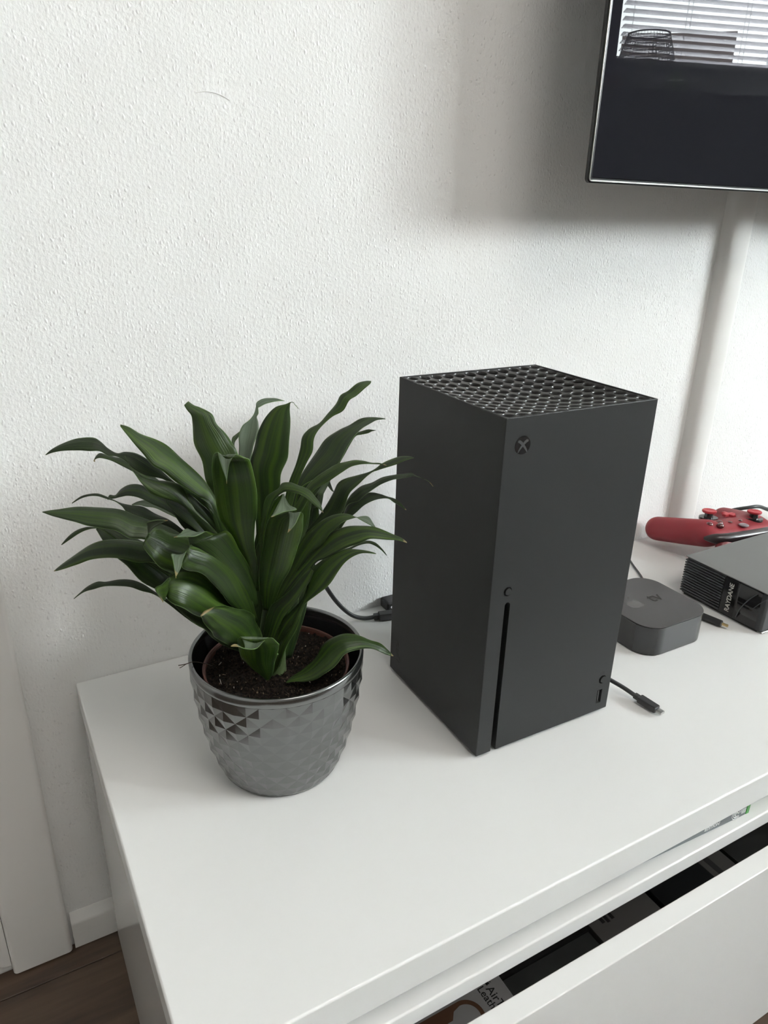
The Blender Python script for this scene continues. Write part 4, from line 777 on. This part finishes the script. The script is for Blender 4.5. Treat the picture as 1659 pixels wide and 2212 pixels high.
 ([[131.6,-223.9,99.6,132.5,-224.2,98.7],[136.5,-222.6,102.0,136.8,-228.1,101.0],[147.1,-222.8,106.6,144.2,-233.3,101.9],[155.3,-222.5,112.5,151.7,-238.2,105.5],[162.5,-222.7,121.1,159.6,-242.2,112.1],[168.1,-224.2,127.9,165.8,-243.9,119.3],[174.7,-227.4,131.6,171.8,-244.4,124.3],[181.9,-231.2,132.0,179.5,-245.0,126.1],[189.9,-235.3,130.6,187.3,-245.7,126.1],[197.4,-238.8,126.3,194.9,-246.8,123.5],[203.5,-241.3,123.1,201.7,-248.2,119.3],[208.7,-244.2,118.0,207.3,-248.5,115.6],[212.5,-247.4,112.7,211.8,-247.7,112.7]], 0.7, 0, 1, 'single leaf resting on the soil and rim'),
 ([[122.4,-205.5,155.6,128.3,-207.7,155.2],[118.5,-210.7,179.1,132.5,-218.0,179.2],[117.8,-216.8,201.1,137.3,-228.3,199.7],[118.5,-223.8,220.9,139.4,-237.2,220.7],[119.4,-228.2,233.9,139.9,-242.0,231.1],[120.8,-233.3,241.5,139.9,-244.2,241.1],[124.5,-237.9,244.9,139.8,-244.6,244.7],[129.3,-241.4,247.1,138.0,-244.7,246.6],[127.6,-249.4,246.6,134.0,-251.8,247.1],[124.8,-255.6,243.5,128.4,-257.0,243.4],[122.5,-258.8,240.2,122.7,-259.0,240.0]], 0.6, 0, 1, 'upright centre leaf with a folded grey tip'),
 ([[122.8,-205.6,167.7,128.0,-207.6,167.4],[120.0,-212.3,194.9,124.9,-214.5,194.8],[117.1,-219.1,220.6,120.6,-221.0,220.7],[117.5,-226.0,243.1,121.7,-229.3,242.9],[119.3,-229.8,254.5,123.4,-234.5,253.4],[122.4,-232.5,258.6,125.1,-237.4,257.6],[126.1,-235.2,262.0,126.5,-240.0,260.1],[128.3,-236.8,266.1,128.4,-242.9,261.9],[132.9,-240.3,267.0,131.6,-246.5,262.0],[137.2,-244.4,265.3,135.4,-250.1,261.3],[141.9,-249.0,263.3,138.5,-253.5,259.3],[144.8,-253.1,259.1,141.7,-256.8,255.9],[146.8,-256.9,255.4,144.5,-258.9,253.2],[147.0,-260.7,250.2,146.7,-260.3,250.3]], 0.3, 0, 1, 'arching leaf curling to the right'),
 ([[125.2,-206.5,198.8,130.9,-208.7,198.5],[121.9,-213.3,217.3,127.6,-215.2,217.0],[120.8,-222.0,235.4,126.9,-222.4,235.9],[121.4,-228.6,246.9,130.1,-229.1,248.3],[125.7,-234.0,254.9,130.6,-234.5,256.7],[128.8,-235.6,257.3,129.8,-236.1,256.6],[123.4,-244.0,256.1,129.0,-246.5,253.7],[118.1,-249.1,252.9,131.2,-254.0,253.4],[114.6,-252.9,251.6,122.4,-255.4,253.2],[113.0,-255.3,251.2,113.5,-255.5,251.2]], 0.4, 0, 1, ''),
 ([[141.0,-199.6,168.4,146.4,-201.6,168.1],[141.4,-200.0,184.6,148.2,-202.1,184.0],[145.3,-201.0,203.8,155.3,-205.2,205.8],[149.3,-201.5,220.9,159.1,-207.5,217.5],[150.7,-202.5,233.7,161.8,-208.1,235.3],[152.5,-204.0,243.6,165.4,-208.6,242.3],[156.8,-206.3,250.2,170.8,-210.0,251.4],[165.1,-209.6,255.1,172.3,-210.3,255.7]], 0, 0.22, 1, ''),
 ([[152.7,-191.2,200.1,157.4,-192.9,199.8],[157.3,-190.2,214.5,163.9,-192.9,214.3],[164.7,-189.8,228.5,169.6,-193.0,228.8],[171.0,-189.9,235.9,172.4,-193.6,233.5],[175.4,-190.6,240.0,176.9,-194.1,238.7],[180.0,-192.6,243.4,180.2,-193.1,243.2]], 0, 0.3, 1, ''),
 ([[115.6,-202.9,120.3,108.4,-200.3,118.2],[102.7,-196.9,138.4,89.0,-202.7,134.2],[89.0,-194.3,153.7,77.8,-203.4,149.7],[74.9,-194.5,165.9,66.4,-200.7,162.2],[62.6,-195.8,171.3,60.1,-197.3,171.1]], 0, 0.4, 0, ''),
 ([[114.6,-189.8,194.9,110.6,-188.3,190.5],[108.3,-185.2,207.9,99.5,-186.3,205.7],[102.0,-183.1,230.4,94.3,-184.1,229.6],[95.6,-181.9,239.7,87.2,-180.3,239.7],[87.2,-178.7,245.1,81.8,-178.3,245.4],[82.6,-176.4,249.3,78.8,-177.8,246.2],[76.8,-175.4,251.5,76.8,-175.9,251.2]], 0, 0.22, 0, ''),
 ([[117.9,-178.2,179.8,113.8,-176.6,175.2],[111.5,-173.3,193.1,101.9,-175.7,191.5],[104.5,-169.6,216.0,95.6,-175.7,212.0],[96.1,-166.9,229.9,87.4,-173.1,225.0],[88.8,-166.2,240.5,84.1,-170.6,236.8],[83.8,-167.2,241.7,83.5,-167.9,241.1]], 0, 0.6, 0, ''),
 ([[114.2,-189.6,185.7,110.2,-188.1,181.3],[100.5,-182.5,203.9,95.6,-184.6,203.1],[90.7,-177.4,220.7,84.3,-181.8,217.5],[80.5,-173.5,232.4,73.5,-177.9,229.3],[69.9,-170.9,240.2,67.3,-174.2,237.6],[66.0,-171.4,241.8,66.1,-171.8,241.6]], 0, 0.6, 0, ''),
 ([[126.0,-181.2,98.3,143.3,-187.6,96.9],[122.7,-178.9,136.5,149.0,-190.8,135.8],[122.7,-178.8,177.2,148.2,-190.6,176.8],[130.5,-182.3,215.7,146.1,-189.3,215.5],[140.7,-186.6,241.4,142.2,-187.3,241.3]], 0, 0.5, 1, ''),
 ([[136.3,-185.1,97.5,150.2,-190.3,96.3],[136.7,-182.7,139.0,162.2,-192.6,137.5],[143.3,-184.2,179.0,171.0,-191.9,180.3],[157.9,-187.9,212.7,175.7,-191.0,214.4],[172.6,-190.0,237.4,173.8,-190.6,237.3]], 0, 0.5, 1, ''),
 ([[119.1,-178.6,98.9,139.8,-186.4,97.2],[107.0,-174.8,134.4,139.2,-180.8,133.2],[98.5,-173.0,168.2,132.4,-172.0,171.9],[94.6,-169.1,198.5,121.2,-165.7,203.3],[104.2,-165.7,221.7,106.8,-164.3,222.2]], 0, 0.5, 1, ''),
 ([[119.6,-204.4,105.5,132.8,-209.4,104.4],[119.6,-201.9,129.1,140.3,-211.5,128.6],[124.7,-201.5,159.8,148.2,-212.5,159.4],[134.6,-202.9,196.9,151.0,-210.4,196.6],[146.9,-206.0,225.4,148.1,-206.6,225.4]], 0, 0.3, 1, ''),
 ([[125.6,-181.1,89.5,139.5,-186.3,88.3],[119.0,-175.6,114.5,142.1,-191.7,112.7],[118.6,-176.5,152.9,143.3,-193.5,151.1],[125.0,-182.4,190.1,144.6,-193.0,190.5],[135.5,-189.0,221.0,136.7,-189.5,221.0]], 0, 0.4, 1, ''),
]


def leaf(S, tip, dark, flip, name, idx):
    A = crom([Vector(s[0:3]) / 1000 for s in S], 5); B = crom([Vector(s[3:6]) / 1000 for s in S], 5)
    n = len(A); W = 9; rnd = random.Random(idx * 7 + 1); ph = rnd.random() * 6; ph2 = rnd.random() * 6
    mid = [(a + b) / 2 for a, b in zip(A, B)]
    cum = [0.]
    for i in range(1, n): cum.append(cum[-1] + (mid[i] - mid[i - 1]).length)
    tot = cum[-1]
    bm = bmesh.new(); uvl = bm.loops.layers.uv.new('UVMap'); V = []; UV = {}
    pn_ = None; nrm = []
    for i in range(n):
        t = mid[min(i + 1, n - 1)] - mid[max(i - 1, 0)]; w_ = B[i] - A[i]
        nn = w_.cross(t)
        if nn.length < 1e-9: nn = pn_ if pn_ is not None else Vector((0, -1, 0))
        nn = nn.normalized(); pn_ = nn; nrm.append(nn)
    for i in range(n):
        wd = (B[i] - A[i]).length; s_ = cum[i] / tot; row = []
        for k in range(W):
            u = k / (W - 1); e = 2 * u - 1
            p = A[i].lerp(B[i], u)
            vfold = -.13 * wd * (1 - abs(e) ** 1.4)
            rip = .05 * wd * (abs(e) ** 3) * math.sin(s_ * 26 + ph + (1.6 if e > 0 else 0)) * min(1, s_ * 3)
            p = p + nrm[i] * ((vfold + rip) * (1 if flip else -1))
            v = bm.verts.new(p); UV[v] = (u, s_); row.append(v)
        V.append(row)
    for i in range(n - 1):
        for k in range(W - 1):
            q = (V[i][k], V[i][k + 1], V[i + 1][k + 1], V[i + 1][k])
            f = bm.faces.new(q if not flip else q[::-1])
            for lp in f.loops: lp[uvl].uv = UV[lp.vert]
    bmesh.ops.remove_doubles(bm, verts=bm.verts, dist=2e-6)
    o = mk('leaf', bm, [M['leaf'], M['leaf_u']], pn, smooth=0)
    so = o.modifiers.new('s', 'SOLIDIFY'); so.thickness = .00045; so.offset = -1; so.material_offset = 1; so.use_rim = True
    o['leaf_seed'] = float(idx) * 3.7; o['leaf_dark'] = float(dark); o['dry_tip'] = float(tip)
    if name: o['label'] = name
    return o
for i, (S_, tip, dark, flip, name) in enumerate(LEAVES): leaf(S_, tip, dark, 1 - flip, name, i)

# ---------------------------------------------------------------- streaming box
sbx = thing('streaming_box', 'small black rounded square streaming box right of the console', 'streaming box', (.583, -.1815, 0))
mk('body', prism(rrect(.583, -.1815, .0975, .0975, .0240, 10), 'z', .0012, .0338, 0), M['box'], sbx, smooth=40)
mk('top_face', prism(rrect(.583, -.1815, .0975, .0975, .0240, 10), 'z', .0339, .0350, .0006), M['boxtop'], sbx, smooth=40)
mk('base_pad', prism(rrect(.583, -.1815, .088, .088, .020, 8), 'z', .0001, .0012), M['dev'], sbx)
mk('emblem', apple(.0112, (.5655, -.1805, .03505), (1, 0, 0), (0, 1, 0), .00012), M['logo_lt'], sbx)
mk('lettering', text_bm('tv', .0240, frame((.5965, -.1785, .03505), (1, 0, 0), (0, 1, 0)), .00012), M['logo_dk'], sbx)

# ---------------------------------------------------------------- ribbed electronics box
dv = thing('electronics_box', 'black electronics box with ribbed side and flat grey top at right edge', 'electronics', (.78, -.197, 0))
DX, DY0, DY1, DZ = .690, -.2530, -.1415, .0520
mk('body', bx(DX + .0022, .880, DY0, DY1, .0015, .0508, .003, 3), M['dev'], dv, smooth=40)
mk('top_cover', bx(DX, .8805, DY0 - .0004, DY1 + .0002, .0509, DZ, .0005), M['dev_top'], dv, smooth=40)
mk('base_plate', bx(DX + .004, .876, DY0 + .006, DY1 - .004, .0001, .0014), M['tvback'], dv)
nr = 13; r0 = None
for i in range(nr):
    z = .0050 + i * .0034
    if r0 is None:
        r0 = mk('rib', bx(DX, DX + .0030, -.1975, DY1 - .0002, z, z + .0019, .0003, 1), M['dev_rib'], dv)
    else:
        o = r0.copy(); C.objects.link(o); o.parent = dv; o.location = (0, 0, i * .0034)
mk('name_strip', bx(DX + .0004, DX + .0026, -.2165, -.1985, .0035, .0495, .0003, 1), M['gloss_black'], dv)
mk('lettering', text_bm('RAYDANE', .0080, frame((DX + .0003, -.2085, .0262), (0, 0, 1), (0, 1, 0)), .0001, 'CENTER', 0, .00012), M['text_lt'], dv)
# curved glossy corner cover with raised arcs
bm = bmesh.new(); V = []
for i in range(15):
    t = i / 14; y_ = -.2170 - .0355 * t; ins = .0004 + .0060 * (1 - math.sqrt(max(0, 1 - t ** 3)))
    V.append((bm.verts.new((DX + ins, y_, .0035)), bm.verts.new((DX + ins, y_, .0495))))
for a_, b_ in zip(V, V[1:]): bm.faces.new((a_[0], b_[0], b_[1], a_[1]))
lc = mk('lens_cover', bm, M['gloss_black'], dv, smooth=0); lc.modifiers.new('s', 'SOLIDIFY').thickness = .0012
for off, rr in ((0, .0006), (.013, .0004)):
    P = []
    for i in range(9):
        t = i / 8; y_ = -.2300 + .0085 * math.sin(t * PI * .5) * (1 if off == 0 else 1.3) - off + .0; z_ = .0065 + .040 * (1 - t)
        P.append((DX - .0002 + (.0016 if off else .0003), y_ - .012 * (z_ / .05) ** 2, z_))
    mk('accent_line', tube(P, rr, 8, 4), M['dev_rib'], dv, smooth=40)
mk('front_edge', tube([(DX + .006, DY0 - .0002, .0022), (DX + .02, DY0 - .0006, .0022), (.876, DY0 - .0006, .0022)], .0008, 8, 3), M['tvedge'], dv)

# ---------------------------------------------------------------- game controller
ct = thing('game_controller', 'red wireless game controller lying against the wall', 'game controller', (.8415, -.0786, 0))
CM = Matrix.Translation((.8415, -.0786, .0492)) @ Euler((math.radians(5), math.radians(-2.4), math.radians(176)), 'XYZ').to_matrix().to_4x4()
def T(bm): bmesh.ops.transform(bm, matrix=CM, verts=bm.verts); return bm
def ell(bm, c, r):
    q = bmesh.ops.create_uvsphere(bm, u_segments=16, v_segments=10, radius=1)
    for v in q['verts']: v.co = Vector((c[0] + v.co.x * r[0], c[1] + v.co.y * r[1], c[2] + v.co.z * r[2]))
def shell(parts):
    bm = bmesh.new()
    for c, r_ in parts: ell(bm, [x / 1000 for x in c], [x / 1000 for x in r_])
    m_ = bpy.data.meshes.new('x'); bm.to_mesh(m_); bm.free(); o = bpy.data.objects.new('x', m_); C.objects.link(o)
    r1 = o.modifiers.new('r', 'REMESH'); r1.mode = 'VOXEL'; r1.voxel_size = .0020
    s1 = o.modifiers.new('s', 'SMOOTH'); s1.iterations = 24; s1.factor = .5
    e = evaluated(o); bpy.data.objects.remove(o); bm = bmesh.new(); bm.from_mesh(e); return bm
parts = []
for i in range(11):
    x = -50 + i * 10; parts.append(((x, 14 - abs(x) * .05, -12.5), (20, 30 - abs(x) * .02, 15)))
for s_ in (-1, 1):
    for i in range(13):
        t = i / 12
        x = s_ * (42 + 24 * t ** .8); y_ = 12 - 64 * t; z_ = -12.5 - 10 * t
        parts.append(((x, y_, z_), (26 - 8 * t, 20 - 3 * t, 19 - 1.5 * t)))
mk('shell', T(shell(parts)), M['red'], ct, smooth=0)
# dark glossy bumper arc and triggers along the top edge
bm = tube([(-.064, .026, -.012), (-.052, .040, -.0105), (-.030, .0455, -.0095), (0, .0470, -.009), (.030, .0455, -.0095), (.052, .040, -.0105), (.064, .026, -.012)], lambda t: .0070 * min(1, .35 + 5 * min(t, 1 - t)), 14, 6)
mk('bumper', T(bm), M['chrome_d'], ct, smooth=40)
for s_ in (-1, 1):
    bm = bmesh.new(); ell(bm, (s_ * .044, .044, -.022), (.015, .009, .012)); mk('trigger', T(bm), M['red_d'], ct, smooth=0)
for (x, y_) in ((-.038, .018), (.020, -.008)):
    stk = mk('thumbstick', T(merge(cyl((x, y_, -.001), .0125, (0, 0, 1), .0036, 32), cyl((x, y_, .001), .0062, (0, 0, 1), .0085, 24, .0052))), M['gloss_black'], ct, smooth=40)
    mk('stick_cap', T(lathe([(.004, .0088), (.0086, .0090), (.0095, .0102), (.0095, .0118), (.0086, .0126), (.0070, .0118), (0, .0112)], 32, (x, y_, 0))), M['red_cap'], stk, smooth=40)
dp = bx(-.030, -.010, -.0115, -.0045, -.0005, .0035, .0012); merge(dp, bx(-.0235, -.0165, -.018, .002, -.0005, .0034, .0012))
mk('direction_pad', T(dp), M['red_cap'], ct, smooth=40)
for (x, y_) in ((.038, .0275), (.0475, .018), (.0285, .018), (.038, .0085)):
    bm = bmesh.new(); ell(bm, (x, y_, .0022), (.0050, .0050, .0036)); mk('button', T(bm), M['btn'], ct, smooth=0)
for x in (-.010, .010):
    bm = bmesh.new(); ell(bm, (x, .020, .0022), (.0032, .0026, .0014)); mk('small_button', T(bm), M['btn'], ct, smooth=0)
bm = bmesh.new(); ell(bm, (0, .0335, .0008), (.0068, .0068, .0022)); mk('guide_button', T(bm), M['guide'], ct, smooth=0)

# ---------------------------------------------------------------- cables and plugs
def cable(name, label, pts, r, loc=None):
    t = thing(name, label, 'cable', loc or pts[0]); mk('cord', tube(pts, r, 12, 8), M['cable'], t, smooth=40); return t
def plug_box(p, d, l, w_, h, m, name, parent, bev=.0012):
    d = Vector(d).normalized(); s_ = Vector((-d.y, d.x, 0)).normalized(); up = d.cross(s_); p = Vector(p)
    bm = bx(0, l, -w_ / 2, w_ / 2, -h / 2, h / 2, bev)
    for v in bm.verts: v.co = p + d * v.co.x + s_ * v.co.y + up * v.co.z
    return mk(name, bm, m, parent, smooth=40)
# usb-c cable in front of the streaming box
uc = cable('usb_cable', 'black cable ending in a bare silver plug beside the console', [(.448, -.165, .004), (.452, -.215, .010), (.4575, -.2400, .0125), (.4660, -.2600, .0090), (.4712, -.2735, .0052)], .0021, (.47, -.25, .003))
d = Vector((.0030, -.030, -.0006)); p = Vector((.4711, -.2730, .0053))
plug_box(p, d, .0055, .0052, .0048, M['plug'], 'strain_relief', uc, .0008)
plug_box(p + d.normalized() * .0055, d, .0205, .0082, .0066, M['plug'], 'plug_body', uc)
plug_box(p + d.normalized() * .026, d, .0063, .0062, .0026, M['metal'], 'connector', uc, .0009)
# cable to the left behind the plant, plug going behind the console
pc = cable('power_cable', 'black cable hanging behind the plant and plugged in behind the console', [(.2330, -.012, .1250), (.2430, -.014, .0900), (.2590, -.018, .0555), (.2730, -.021, .0310), (.2880, -.024, .0135), (.3030, -.027, .0060), (.3170, -.0290, .0050)], .0024, (.31, -.028, .002))
d = Vector((.030, -.0085, .0008)); p = Vector((.3155, -.0285, .0052))
plug_box(p, d, .006, .0066, .0062, M['plug'], 'strain_relief', pc, .0008); plug_box(p + d.normalized() * .006, d, .030, .0100, .0085, M['plug'], 'plug_body', pc)
ud = thing('charging_adapter', 'small dark adapter with a white oval port, behind the console', 'adapter', (.352, -.0125, 0))
bm = bx(.3385, .370, -.0210, -.0020, .0002, .0125, .0025, 3); mk('body', bm, M['plug'], ud, smooth=40)
mk('port', prism(rrect(.3450, .0068, .0052, .0030, .0014, 5), 'y', -.0214, -.0208), M['white'], ud)
tc_ = cable('thin_cable', 'thin black cable running behind the streaming box', [(.745, -.006, .0022), (.722, -.020, .0022), (.6990, -.0535, .0022), (.6750, -.0960, .0022), (.655, -.120, .0022), (.640, -.1255, .005), (.6240, -.1280, .009)], .0013, (.68, -.09, 0))
kc = cable('controller_cable', 'black cable on the wall side of the red controller', [(.935, -.006, .0050), (.945, -.018, .020), (.965, -.036, .0290), (.985, -.038, .0275), (1.007, -.040, .0193), (1.05, -.050, .0032)], .0028, (.98, -.036, .003))
jp = thing('audio_plug', 'short black plug with gold tip on bench near ribbed box', 'plug', (.664, -.215, .0045))
mk('barrel', tube([(.6575, -.1905, .0048), (.6610, -.2020, .0048), (.6660, -.2215, .0048)], lambda t: .0044 - .0006 * t, 16), M['plug'], jp, smooth=50)
mk('tip', tube([(.6663, -.2222, .0048), (.6680, -.2285, .0048)], .0017, 10, 2), M['gold'], jp, smooth=50)

# ---------------------------------------------------------------- lift everything so that the floor is at z = 0
for o in list(C.objects):
    if o.parent is None: o.location.z += -FLOOR
